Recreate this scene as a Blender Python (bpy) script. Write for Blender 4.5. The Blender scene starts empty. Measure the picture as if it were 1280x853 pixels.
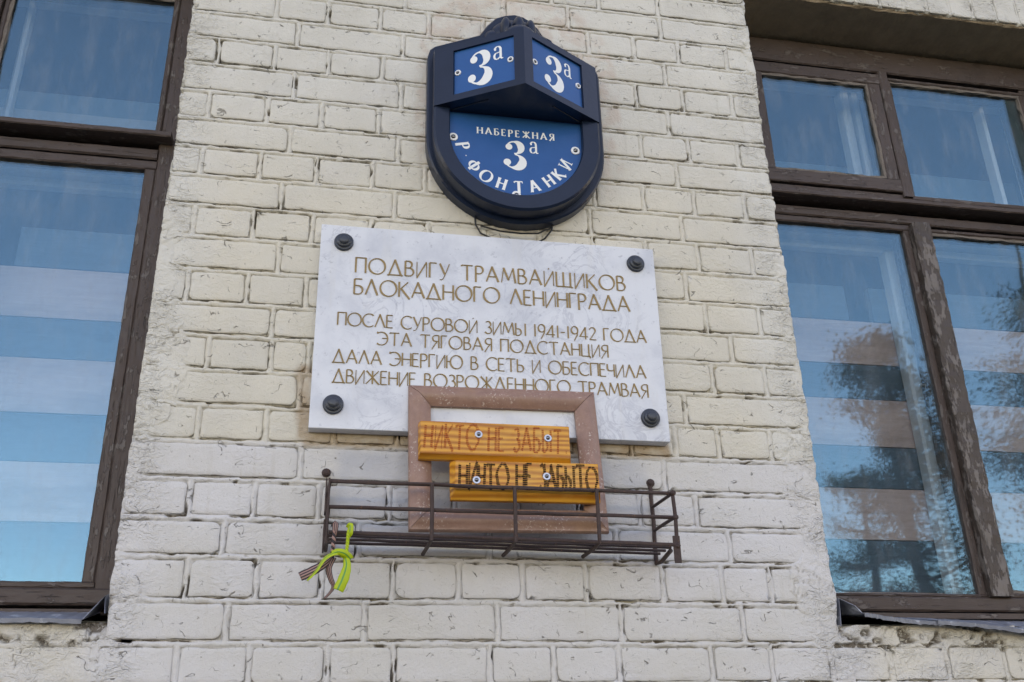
import bpy, bmesh, math, random
import numpy as np
from mathutils import Vector, Matrix

scene = bpy.context.scene
C = scene.collection
R = math.radians
random.seed(7)

# ------------------------------------------------------------------ camera, world, sun, exposure
# world axes: X along the facade, Y into the wall (facade face at y = 0), Z up; z = 0 is the top of a brick course
cam_data = bpy.data.cameras.new('camera')
cam = bpy.data.objects.new('camera', cam_data)
C.objects.link(cam)
cam_data.sensor_width = 36.0
cam_data.lens = 1222.96 / 1280 * 36.0
cam_data.clip_start = 0.05
cam_data.clip_end = 2000.0
M = Matrix(((0.981867, -0.056659, -0.180908, 0.3337),
            (-0.188295, -0.40209, -0.896029, -1.9883),
            (-0.021973, 0.913845, -0.405467, -1.74537),
            (0, 0, 0, 1)))
cam.matrix_world = M
scene.camera = cam

SUN_EL, SUN_AZ = 40.0, 22.0        # the sun stands behind the building, the facade is in open shade
world = bpy.data.worlds.new('World')
scene.world = world
world.use_nodes = True
wn = world.node_tree.nodes
wl = world.node_tree.links
bg = wn['Background']
sky = wn.new('ShaderNodeTexSky')
sky.sky_type = 'NISHITA'
sky.sun_disc = False
sky.sun_elevation = R(SUN_EL)
sky.sun_rotation = R(SUN_AZ)
sky.air_density = 1.0
sky.dust_density = 0.25
sky.ozone_density = 2.5
wl.new(sky.outputs[0], bg.inputs[0])
bg.inputs[1].default_value = 0.15
sun_data = bpy.data.lights.new('sun', 'SUN')
sun_data.energy = 3.0
sun_data.angle = R(0.5)
sun_data.color = (1.0, 0.94, 0.84)
sun = bpy.data.objects.new('sun', sun_data)
C.objects.link(sun)
sd = Vector((math.sin(R(SUN_AZ)) * math.cos(R(SUN_EL)), math.cos(R(SUN_AZ)) * math.cos(R(SUN_EL)), math.sin(R(SUN_EL))))
sun.rotation_euler = sd.to_track_quat('Z', 'Y').to_euler()
sun.location = (0, 20, 30)
vs = scene.view_settings
vs.view_transform = 'Standard'
vs.look = 'None'
vs.exposure = 1.95
vs.gamma = 1.0
try:
    vs.use_white_balance = True
    vs.white_balance_temperature = 10600
    vs.white_balance_tint = 28
except Exception:
    pass
scene.cycles.max_bounces = 8
scene.cycles.transparent_max_bounces = 12

# ------------------------------------------------------------------ numpy noise
def lattice_noise(x, z, scale, seed):
    rs = np.random.RandomState(seed)
    g = rs.rand(256, 256)
    x = np.asarray(x) * scale + 57.3
    z = np.asarray(z) * scale + 91.7
    xi = np.floor(x).astype(int); zi = np.floor(z).astype(int)
    fx = x - xi; fz = z - zi
    fx = fx * fx * (3 - 2 * fx); fz = fz * fz * (3 - 2 * fz)
    a = g[xi % 256, zi % 256]; b = g[(xi + 1) % 256, zi % 256]
    c = g[xi % 256, (zi + 1) % 256]; d = g[(xi + 1) % 256, (zi + 1) % 256]
    return (a * (1 - fx) + b * fx) * (1 - fz) + (c * (1 - fx) + d * fx) * fz

def fbm(x, z, scale, seed, octaves=3):
    v = 0; amp = 1; tot = 0
    for o in range(octaves):
        v = v + amp * lattice_noise(x, z, scale * 2 ** o, seed + o); tot += amp; amp *= 0.5
    return v / tot

# ------------------------------------------------------------------ materials
class NT:
    def __init__(s, name):
        s.m = bpy.data.materials.new(name); s.m.use_nodes = True
        s.t = s.m.node_tree; s.n = s.t.nodes; s.l = s.t.links
        s.b = s.n['Principled BSDF']; s.out = s.n['Material Output']
        s.geo = s.n.new('ShaderNodeNewGeometry')
        s.tc = s.n.new('ShaderNodeTexCoord')
    def pos(s): return s.geo.outputs['Position']
    def objc(s): return s.tc.outputs['Object']
    def link(s, a, b): s.l.new(a, b)
    def val(s, sock, v):
        if hasattr(v, 'is_output') or isinstance(v, bpy.types.NodeSocket): s.l.new(v, sock)
        else: sock.default_value = v
    def math(s, op, a, b=0.5, c=None, clamp=False):
        n = s.n.new('ShaderNodeMath'); n.operation = op; n.use_clamp = clamp
        s.val(n.inputs[0], a); s.val(n.inputs[1], b)
        if c is not None: s.val(n.inputs[2], c)
        return n.outputs[0]
    def vscale(s, v, sc):
        n = s.n.new('ShaderNodeMapping'); s.l.new(v, n.inputs[0]); n.inputs['Scale'].default_value = sc
        return n.outputs[0]
    def noise(s, v, scale, detail=3, rough=0.55, dist=0.0, col=False):
        n = s.n.new('ShaderNodeTexNoise'); s.l.new(v, n.inputs['Vector'])
        n.inputs['Scale'].default_value = scale; n.inputs['Detail'].default_value = detail
        n.inputs['Roughness'].default_value = rough; n.inputs['Distortion'].default_value = dist
        return n.outputs['Color' if col else 'Fac']
    def vor(s, v, scale, feature='DISTANCE_TO_EDGE', rnd=1.0):
        n = s.n.new('ShaderNodeTexVoronoi'); n.feature = feature; s.l.new(v, n.inputs['Vector'])
        n.inputs['Scale'].default_value = scale; n.inputs['Randomness'].default_value = rnd
        return n.outputs['Distance']
    def warp(s, v, scale, amt):
        c = s.noise(v, scale, 2, 0.5, 0, True)
        a = s.n.new('ShaderNodeVectorMath'); a.operation = 'SUBTRACT'; s.l.new(c, a.inputs[0]); a.inputs[1].default_value = (.5, .5, .5)
        m = s.n.new('ShaderNodeVectorMath'); m.operation = 'SCALE'; s.l.new(a.outputs[0], m.inputs[0]); m.inputs['Scale'].default_value = amt
        p = s.n.new('ShaderNodeVectorMath'); p.operation = 'ADD'; s.l.new(v, p.inputs[0]); s.l.new(m.outputs[0], p.inputs[1])
        return p.outputs[0]
    def ramp(s, f, lo, hi, a=0.0, b=1.0):
        n = s.n.new('ShaderNodeMapRange'); n.interpolation_type = 'SMOOTHSTEP'
        s.val(n.inputs[0], f)
        n.inputs[1].default_value = lo; n.inputs[2].default_value = hi; n.inputs[3].default_value = a; n.inputs[4].default_value = b
        return n.outputs[0]
    def mix(s, f, a, b, mode='MIX'):
        n = s.n.new('ShaderNodeMix'); n.data_type = 'RGBA'; n.blend_type = mode; n.clamp_factor = True
        s.val(n.inputs[0], f)
        s.val(n.inputs[6], a if not isinstance(a, tuple) else (*a, 1)); s.val(n.inputs[7], b if not isinstance(b, tuple) else (*b, 1))
        return n.outputs[2]
    def sep(s, v):
        n = s.n.new('ShaderNodeSeparateXYZ'); s.l.new(v, n.inputs[0]); return n.outputs
    def bump(s, h, dist, prev=None, strength=1.0):
        n = s.n.new('ShaderNodeBump'); n.inputs['Distance'].default_value = dist; n.inputs['Strength'].default_value = strength
        s.l.new(h, n.inputs['Height'])
        if prev is not None: s.l.new(prev, n.inputs['Normal'])
        return n.outputs[0]
    def attr(s, name):
        n = s.n.new('ShaderNodeAttribute'); n.attribute_name = name; return n.outputs['Fac']
    def fin(s, col, rough=0.6, metal=0.0, normal=None, spec=None):
        s.val(s.b.inputs['Base Color'], col if not isinstance(col, tuple) else (*col, 1))
        s.val(s.b.inputs['Roughness'], rough); s.b.inputs['Metallic'].default_value = metal
        if normal is not None: s.l.new(normal, s.b.inputs['Normal'])
        if spec is not None: s.b.inputs['Specular IOR Level'].default_value = spec
        return s.m

def plain(name, col, rough=0.6, metal=0.0, var=0.12, scale=40, bumpd=0.0, spec=None):
    t = NT(name)
    p = t.objc()
    f = t.noise(p, scale, 4)
    c = t.mix(f, tuple(v * (1 - var) for v in col), tuple(min(1, v * (1 + var)) for v in col))
    nrm = t.bump(t.noise(p, scale * 3, 3), bumpd) if bumpd else None
    return t.fin(c, rough, metal, nrm, spec)

def box_mask(t, x, z, x0, x1, z0, z1, soft=0.01):
    a = t.ramp(x, x0 - soft, x0 + soft); b = t.ramp(x, x1 - soft, x1 + soft, 1, 0)
    c = t.ramp(z, z0 - soft, z0 + soft); d = t.ramp(z, z1 - soft, z1 + soft, 1, 0)
    return t.math('MULTIPLY', t.math('MULTIPLY', a, b), t.math('MULTIPLY', c, d))

def paint_material(name, mortar=False):
    t = NT(name)
    p = t.pos()
    x, y, z = t.sep(p)
    wob = t.noise(p, 14, 3)
    xw = t.math('ADD', x, t.math('MULTIPLY', t.math('SUBTRACT', wob, 0.5), 0.05))
    zw = t.math('ADD', z, t.math('MULTIPLY', t.math('SUBTRACT', wob, 0.5), 0.012))
    cream = (0.66, 0.620, 0.525); white = (0.615, 0.610, 0.612); cool = (0.655, 0.648, 0.60)
    # the older cream coat ends at a course line, a whiter coat below it; the pier's edges and its top were touched up paler
    f = t.math('MULTIPLY', t.ramp(zw, -1.116, -1.098), t.ramp(t.noise(p, 6, 3), 0.25, 0.5, 0.75, 1.0))
    edge = t.math('MAXIMUM', t.ramp(xw, 1.27, 1.36), t.ramp(xw, 0.10, -0.02, 1, 0) if False else t.ramp(xw, -0.03, 0.10, 1, 0))
    top = t.ramp(zw, -0.55, -0.15)
    upper = t.mix(t.math('MAXIMUM', t.math('MULTIPLY', edge, 0.8), t.math('MULTIPLY', top, 0.75)), cream, cool)
    sills = t.math('MAXIMUM', box_mask(t, xw, zw, 1.50, 3.4, -1.75, -1.40, 0.05), box_mask(t, xw, zw, -2.2, -0.08, -1.60, -1.40, 0.03))
    lower = t.mix(t.math('MULTIPLY', sills, t.ramp(t.noise(p, 8, 3), 0.35, 0.6, 0.25, 0.8)), white, (0.66, 0.62, 0.53))
    col = t.mix(f, lower, upper)
    big = t.noise(p, 5, 4)
    col = t.mix(t.ramp(big, 0.35, 0.7, 0, 0.5), col, (0.54, 0.52, 0.46))
    run = t.math('MULTIPLY', t.ramp(t.noise(t.vscale(p, (1, 1, 0.10)), 38, 3, 0.6), 0.58, 0.72), t.ramp(t.noise(p, 4, 2), 0.42, 0.6))
    col = t.mix(t.math('MULTIPLY', run, 0.30), col, (0.47, 0.44, 0.38))
    # scrubbed grey patch behind the basket
    grey = t.math('MULTIPLY', box_mask(t, xw, zw, 0.36, 1.02, -1.31, -1.118, 0.015), t.ramp(t.noise(p, 9, 4), 0.3, 0.65, 0.35, 0.9))
    col = t.mix(grey, col, (0.44, 0.46, 0.50))
    # tan strip of bare old plaster under the plaque and at its lower left corner
    tan = t.math('MAXIMUM', box_mask(t, xw, zw, 0.285, 1.085, -1.112, -1.0, 0.006), box_mask(t, xw, zw, 0.27, 0.30, -1.10, -0.93, 0.008))
    col = t.mix(t.math('MULTIPLY', tan, t.ramp(t.noise(p, 30, 3), 0.3, 0.6, 0.55, 0.95)), col, (0.42, 0.31, 0.21))
    # pinkish ghost outline of an older, larger sign
    dx = t.math('DIVIDE', t.math('SUBTRACT', x, 0.77), 0.262)
    dz = t.math('DIVIDE', t.math('SUBTRACT', z, -0.20), 0.36)
    rr = t.math('ADD', t.math('POWER', t.math('ABSOLUTE', dx), 3.0), t.math('POWER', t.math('ABSOLUTE', dz), 3.0))
    gh = t.math('MULTIPLY', t.ramp(rr, 0.95, 1.15, 1, 0), t.ramp(t.noise(p, 22, 4), 0.38, 0.62))
    gh = t.math('MULTIPLY', gh, t.ramp(z, -0.5, -0.3))
    col = t.mix(t.math('MULTIPLY', gh, 0.42), col, (0.52, 0.36, 0.28))
    # dirt in thin cracks, pits, scratches of the thick paint
    wp = t.warp(p, 18, 0.05)
    wp2 = t.warp(wp, 70, 0.012)
    wflat = t.vscale(wp2, (0.75, 1.0, 1.5))
    cr = t.math('ABSOLUTE', t.math('SUBTRACT', t.noise(wflat, 15, 2, 0.5, 0.8), 0.5))
    cmask = t.ramp(t.noise(p, 30, 2), 0.57, 0.62)
    crack = t.math('MULTIPLY', t.ramp(cr, 0.0, 0.011, 1, 0), cmask)
    tick = t.math('ABSOLUTE', t.math('SUBTRACT', t.noise(t.vscale(t.warp(p, 30, 0.03), (1.3, 1, 0.6)), 42, 1, 0.5), 0.5))
    tmask = t.ramp(t.noise(p, 62, 1), 0.62, 0.66)
    ticks = t.math('MULTIPLY', t.ramp(tick, 0.0, 0.014, 1, 0), tmask)
    pit = t.math('MULTIPLY', t.ramp(t.vor(p, 75, 'F1'), 0.05, 0.10, 1, 0), t.ramp(t.noise(p, 33, 2), 0.60, 0.64))
    dirt = t.math('MAXIMUM', t.math('MAXIMUM', crack, t.math('MULTIPLY', ticks, 0.8)), pit)
    fine = t.noise(p, 300, 4, 0.65)
    col = t.mix(t.math('MULTIPLY', t.ramp(fine, 0.45, 0.75), 0.12), col, (0.50, 0.47, 0.38))
    blot = t.math('MULTIPLY', t.ramp(t.noise(p, 55, 5, 0.7), 0.60, 0.80), 0.25)
    col = t.mix(blot, col, (0.40, 0.38, 0.31))
    oi = t.n.new('ShaderNodeObjectInfo')
    col = t.mix(t.math('MULTIPLY', oi.outputs['Random'], 0.14), col, (0.52, 0.50, 0.44))
    col = t.mix(t.math('MULTIPLY', dirt, 0.72), col, (0.10, 0.085, 0.06))
    g = t.attr('grime')
    gn = t.ramp(t.noise(p, 90, 4, 0.7), 0.34, 0.50)
    gg = t.math('MULTIPLY', g, gn)
    col = t.mix(t.math('MULTIPLY', gg, 0.85), col, (0.085, 0.058, 0.034))
    h1 = t.noise(p, 380, 3, 0.6)
    nrm = t.bump(h1, 0.0011)
    nrm = t.bump(t.noise(p, 150, 3, 0.6), 0.0014, nrm)
    em = t.math('MAXIMUM', t.math('MAXIMUM', t.ramp(xw, 1.32, 1.40), t.ramp(xw, -0.03, 0.055, 1, 0)), t.ramp(zw, -1.56, -1.52, 0, 0.0))
    em = t.math('MULTIPLY', em, t.ramp(t.noise(p, 10, 2), 0.35, 0.55))
    rg = t.math('ABSOLUTE', t.math('SUBTRACT', t.noise(t.vscale(wp, (0.8, 1, 1.5)), 48, 3, 0.6, 0.5), 0.5))
    nrm = t.bump(t.math('MULTIPLY', t.ramp(rg, 0.0, 0.12), em), 0.0016, nrm)
    nrm = t.bump(t.math('MULTIPLY', t.noise(p, 85, 4, 0.65), em), 0.0022, nrm)
    wr = t.noise(t.vscale(t.warp(p, 26, 0.03), (0.6, 1, 1.6)), 70, 4, 0.6, 0.6)
    wm = t.ramp(t.noise(p, 7, 2), 0.40, 0.62, 0.12, 1.0)
    nrm = t.bump(t.math('MULTIPLY', wr, wm), 0.0030, nrm)
    nrm = t.bump(t.math('SUBTRACT', 1.0, t.math('MAXIMUM', crack, pit)), 0.0016, nrm)
    nrm = t.bump(t.noise(p, 22, 2), 0.0022, nrm)
    return t.fin(col, t.ramp(t.noise(p, 60, 3), 0.3, 0.7, 0.48, 0.72), 0, nrm, 0.35)

def wood_paint(name, base, bare, wear=0.5, axis='X'):
    t = NT(name)
    p = t.pos()
    st = (0.12, 1, 1) if axis == 'X' else (1, 1, 0.12)
    g = t.vscale(p, st)
    fib = t.noise(g, 160, 5, 0.7)
    peel = t.ramp(t.noise(t.vscale(p, (0.35, 1, 1) if axis == 'X' else (1, 1, 0.35)), 55, 5, 0.7), 0.62 - 0.1 * wear, 0.66 - 0.1 * wear)
    cracks = t.ramp(t.noise(t.vscale(p, (0.05, 1, 1) if axis == 'X' else (1, 1, 0.05)), 240, 2, 0.5), 0.28, 0.36, 1, 0)
    c = t.mix(fib, tuple(v * 0.75 for v in base), tuple(v * 1.25 for v in base))
    c = t.mix(t.math('MULTIPLY', peel, 0.75), c, bare)
    c = t.mix(t.math('MULTIPLY', cracks, 0.65), c, (0.02, 0.015, 0.012))
    c = t.mix(t.math('MULTIPLY', t.ramp(t.noise(p, 9, 3), 0.45, 0.7), 0.35), c, tuple(v * 0.5 for v in base))
    n = t.bump(fib, 0.0012)
    n = t.bump(t.math('SUBTRACT', peel, cracks), 0.0012, n)
    return t.fin(c, t.ramp(fib, 0.3, 0.7, 0.45, 0.7), 0, n)

MAT = {}
MAT['paint'] = paint_material('thick_cream_and_white_wall_paint')
MAT['frame_x'] = wood_paint('weathered_brown_frame_paint_across', (0.066, 0.044, 0.037), (0.15, 0.125, 0.115), 0.45, 'X')
MAT['frame_z'] = wood_paint('weathered_brown_frame_paint_upright', (0.066, 0.044, 0.037), (0.15, 0.13, 0.12), 0.7, 'Z')
MAT['frame_raw'] = wood_paint('bare_greyed_frame_wood', (0.062, 0.045, 0.037), (0.19, 0.165, 0.15), 1.1, 'Z')
MAT['inner'] = plain('old_white_inner_sash_paint', (0.60, 0.62, 0.62), 0.5, 0, 0.12, 60, 0.001)
MAT['putty'] = plain('crumbling_putty', (0.20, 0.17, 0.15), 0.9, 0, 0.5, 300, 0.002)

def glass_mat():
    t = NT('dusty_window_glass')
    tr = t.n.new('ShaderNodeBsdfTransparent'); tr.inputs[0].default_value = (0.90, 0.95, 0.97, 1)
    gl = t.n.new('ShaderNodeBsdfGlossy'); gl.inputs['Roughness'].default_value = 0.022
    gl.inputs[0].default_value = (0.27, 0.67, 0.86, 1)
    p = t.pos()
    w = t.bump(t.noise(p, 2.4, 1), 0.0035)
    t.link(w, gl.inputs['Normal'])
    df = t.n.new('ShaderNodeBsdfDiffuse'); df.inputs[0].default_value = (0.5, 0.52, 0.54, 1)
    m1 = t.n.new('ShaderNodeMixShader'); m1.inputs[0].default_value = 0.14
    t.link(tr.outputs[0], m1.inputs[1]); t.link(gl.outputs[0], m1.inputs[2])
    dust = t.math('ADD', 0.012, t.math('MULTIPLY', t.ramp(t.noise(t.vscale(p, (1, 1, 0.25)), 26, 5, 0.7), 0.42, 0.80), 0.085))
    spk = t.math('MULTIPLY', t.ramp(t.vor(p, 60, 'F1'), 0.03, 0.07, 1, 0), t.ramp(t.noise(p, 15, 2), 0.6, 0.65))
    dust = t.math('ADD', dust, t.math('MULTIPLY', spk, 0.25))
    m2 = t.n.new('ShaderNodeMixShader'); t.link(dust, m2.inputs[0])
    t.link(m1.outputs[0], m2.inputs[1]); t.link(df.outputs[0], m2.inputs[2])
    t.link(m2.outputs[0], t.out.inputs[0])
    return t.m
MAT['glass'] = glass_mat()

def marble():
    t = NT('veined_pale_marble')
    p = t.pos()
    w = t.warp(p, 5, 0.25)
    v = t.noise(w, 9, 6, 0.65, 1.5)
    vein = t.ramp(t.math('ABSOLUTE', t.math('SUBTRACT', v, 0.5)), 0.0, 0.035, 1, 0)
    cl = t.ramp(t.noise(p, 11, 5, 0.6), 0.40, 0.72)
    base = t.mix(cl, (0.655, 0.695, 0.745), (0.53, 0.57, 0.63))
    base = t.mix(t.math('MULTIPLY', vein, t.ramp(t.noise(p, 4, 2), 0.40, 0.60, 0, 0.5)), base, (0.36, 0.39, 0.46))
    sp = t.math('MULTIPLY', t.ramp(t.noise(p, 60, 5, 0.75), 0.58, 0.70), 0.7)
    base = t.mix(sp, base, (0.33, 0.36, 0.42))
    x, y, z = t.sep(p)
    st = t.math('MULTIPLY', t.ramp(t.noise(t.vscale(p, (1, 1, 0.12)), 40, 3), 0.55, 0.75), 0.18)
    base = t.mix(st, base, (0.62, 0.60, 0.54))
    n = t.bump(t.noise(p, 250, 3), 0.0002)
    return t.fin(base, 0.38, 0, n)
MAT['marble'] = marble()
MAT['gold'] = plain('dulled_gold_paint', (0.31, 0.205, 0.085), 0.5, 0, 0.35, 120)
MAT['bolt'] = plain('dark_bronze', (0.045, 0.055, 0.070), 0.38, 0.4, 0.3, 200, 0.0004)
MAT['navy'] = plain('dark_navy_plastic', (0.006, 0.016, 0.038), 0.30, 0, 0.25, 25, 0.0003, spec=0.36)
MAT['blue'] = plain('blue_enamel', (0.005, 0.100, 0.300), 0.28, 0, 0.10, 30, spec=0.25)
MAT['white'] = plain('white_print', (0.80, 0.84, 0.84), 0.4, 0, 0.02, 10)
MAT['steel'] = plain('zinc_plated_steel', (0.62, 0.64, 0.66), 0.28, 0.85, 0.15, 200)
MAT['screwcap'] = plain('white_screw_cap', (0.85, 0.88, 0.89), 0.3, 0.0, 0.05, 60)
MAT['socket'] = plain('dark_chrome_socket', (0.20, 0.21, 0.23), 0.12, 1.0, 0.1, 60)
MAT['black'] = plain('black_cable', (0.012, 0.012, 0.014), 0.5)

def rust():
    t = NT('rusty_brown_painted_iron')
    p = t.pos()
    f = t.noise(p, 90, 5, 0.7)
    c = t.mix(f, (0.030, 0.018, 0.018), (0.085, 0.050, 0.043))
    c = t.mix(t.ramp(t.noise(p, 200, 4), 0.62, 0.70, 0, 0.8), c, (0.16, 0.075, 0.04))
    return t.fin(c, 0.62, 0.15, t.bump(t.noise(p, 350, 4, 0.7), 0.0016))
MAT['rust'] = rust()

def frame_brown():
    t = NT('worn_mauve_brown_stained_moulding')
    p = t.objc()
    f = t.noise(t.vscale(p, (1, 1, 1)), 60, 5, 0.7)
    c = t.mix(f, (0.20, 0.105, 0.078), (0.40, 0.235, 0.185))
    ch = t.math('MULTIPLY', t.ramp(t.noise(p, 190, 3, 0.6), 0.58, 0.64), t.ramp(t.noise(p, 16, 3), 0.46, 0.60))
    c = t.mix(t.math('MULTIPLY', ch, 0.75), c, (0.62, 0.52, 0.47))
    c = t.mix(t.ramp(t.noise(p, 10, 3), 0.5, 0.75, 0, 0.5), c, (0.36, 0.20, 0.11))
    return t.fin(c, 0.42, 0, t.bump(f, 0.0012))
MAT['moulding'] = frame_brown()

def varnish():
    t = NT('orange_varnished_pine')
    p = t.objc()
    s = t.warp(t.vscale(p, (0.10, 1, 1)), 9, 0.05)
    g = t.noise(s, 120, 4, 0.6, 0.8)
    w = t.n.new('ShaderNodeTexWave'); w.wave_type = 'BANDS'; w.bands_direction = 'Z'
    t.link(s, w.inputs[0]); w.inputs['Scale'].default_value = 26; w.inputs['Distortion'].default_value = 8; w.inputs['Detail'].default_value = 2; w.inputs['Detail Scale'].default_value = 0.6
    c = t.mix(w.outputs['Fac'], (0.76, 0.335, 0.042), (0.44, 0.145, 0.015))
    c = t.mix(t.ramp(g, 0.55, 0.8, 0, 0.5), c, (0.30, 0.095, 0.012))
    c = t.mix(t.ramp(t.noise(p, 14, 3), 0.5, 0.8, 0, 0.5), c, (0.72, 0.40, 0.10))
    return t.fin(c, 0.22, 0, t.bump(g, 0.0006))
MAT['pine'] = varnish()

def marker(name, col, cover):
    t = NT(name)
    p = t.objc()
    w = t.n.new('ShaderNodeTexWave'); w.wave_type = 'BANDS'; w.bands_direction = 'Z'
    t.link(p, w.inputs[0]); w.inputs['Scale'].default_value = 75; w.inputs['Distortion'].default_value = 2.5; w.inputs['Detail'].default_value = 2
    a = t.math('MULTIPLY', t.ramp(w.outputs['Fac'], 0.28, 0.5, 1 - 0.75, 1.0), t.ramp(t.noise(p, 130, 3), 0.25, 0.5, cover * 0.6, cover))
    tr = t.n.new('ShaderNodeBsdfTransparent')
    d = t.n.new('ShaderNodeBsdfDiffuse'); d.inputs[0].default_value = (*col, 1)
    m = t.n.new('ShaderNodeMixShader'); t.link(a, m.inputs[0]); t.link(tr.outputs[0], m.inputs[1]); t.link(d.outputs[0], m.inputs[2])
    t.link(m.outputs[0], t.out.inputs[0])
    return t.m
MAT['ink_black'] = marker('faded_black_marker_ink', (0.018, 0.016, 0.014), 0.95)
MAT['ink_red'] = marker('faded_red_marker_ink', (0.42, 0.045, 0.02), 0.55)

def flash_mat():
    t = NT('weathered_grey_blue_sheet_metal')
    p = t.pos()
    c = t.mix(t.noise(p, 30, 5), (0.16, 0.18, 0.22), (0.34, 0.37, 0.44))
    c = t.mix(t.ramp(t.noise(t.vscale(p, (1, 0.3, 1)), 45, 4), 0.60, 0.68, 0, 0.8), c, (0.55, 0.60, 0.68))
    c = t.mix(t.ramp(t.noise(p, 80, 5), 0.62, 0.72, 0, 0.7), c, (0.10, 0.06, 0.045))
    return t.fin(c, 0.42, 0.35, t.bump(t.noise(p, 35, 3), 0.0007))
MAT['flash'] = flash_mat()

def plank_mat(name, a, b):
    t = NT(name)
    p = t.pos()
    s = t.warp(t.vscale(p, (0.10, 1, 1)), 7, 0.06)
    g = t.noise(s, 90, 5, 0.65, 0.6)
    c = t.mix(g, a, b)
    kn = t.ramp(t.vor(t.vscale(p, (0.6, 1, 1)), 4.5, 'F1'), 0.04, 0.09, 0.6, 0)
    c = t.mix(t.ramp(t.noise(t.vscale(p, (0.25, 1, 1)), 12, 4, 0.6), 0.45, 0.7, 0, 0.5), c, tuple(v * 0.65 for v in a))
    c = t.mix(kn, c, tuple(v * 0.5 for v in a))
    return t.fin(c, 0.7, 0, t.bump(g, 0.001))
MAT['plank_wood'] = plank_mat('limed_brown_plank_wood', (0.50, 0.31, 0.25), (0.80, 0.56, 0.50))
MAT['plank_blue'] = plank_mat('blue_painted_plank_wood', (0.05, 0.10, 0.13), (0.09, 0.15, 0.19))
MAT['board_pale'] = plain('greyish_board', (0.24, 0.26, 0.26), 0.8, 0, 0.2, 12)
MAT['board_blue'] = plain('dull_blue_board', (0.07, 0.13, 0.16), 0.8, 0, 0.2, 12)
MAT['soffit'] = plain('bare_brown_cement_render', (0.30, 0.225, 0.15), 0.9, 0, 0.35, 25, 0.006)
MAT['dark_render'] = plain('shell_render', (0.42, 0.40, 0.34), 0.9, 0, 0.1, 3)
MAT['room'] = plain('room_plaster', (0.16, 0.16, 0.17), 0.9, 0, 0.1, 3)

# ------------------------------------------------------------------ object helpers
def link(o, parent=None):
    C.objects.link(o)
    if parent is not None: o.parent = parent
    return o

def mesh_obj(name, verts, faces, mats, parent=None, smooth=False, fm=None, loc=None):
    me = bpy.data.meshes.new(name)
    me.from_pydata([tuple(v) for v in verts], [], faces)
    for m in (mats if isinstance(mats, (list, tuple)) else [mats]): me.materials.append(m)
    if fm is not None: me.polygons.foreach_set('material_index', fm)
    if smooth: me.polygons.foreach_set('use_smooth', [True] * len(me.polygons))
    me.update()
    o = bpy.data.objects.new(name, me)
    if loc is not None: o.location = loc
    return link(o, parent)

def thing(name, label, cat, loc=(0, 0, 0), group=None):
    o = bpy.data.objects.new(name, None); C.objects.link(o)
    o.location = loc; o.empty_display_size = 0.1
    o['label'] = label; o['category'] = cat
    if group: o['group'] = group
    return o

def tag(o, label=None, cat=None, group=None, kind=None):
    if label: o['label'] = label
    if cat: o['category'] = cat
    if group: o['group'] = group
    if kind: o['kind'] = kind
    return o

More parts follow.
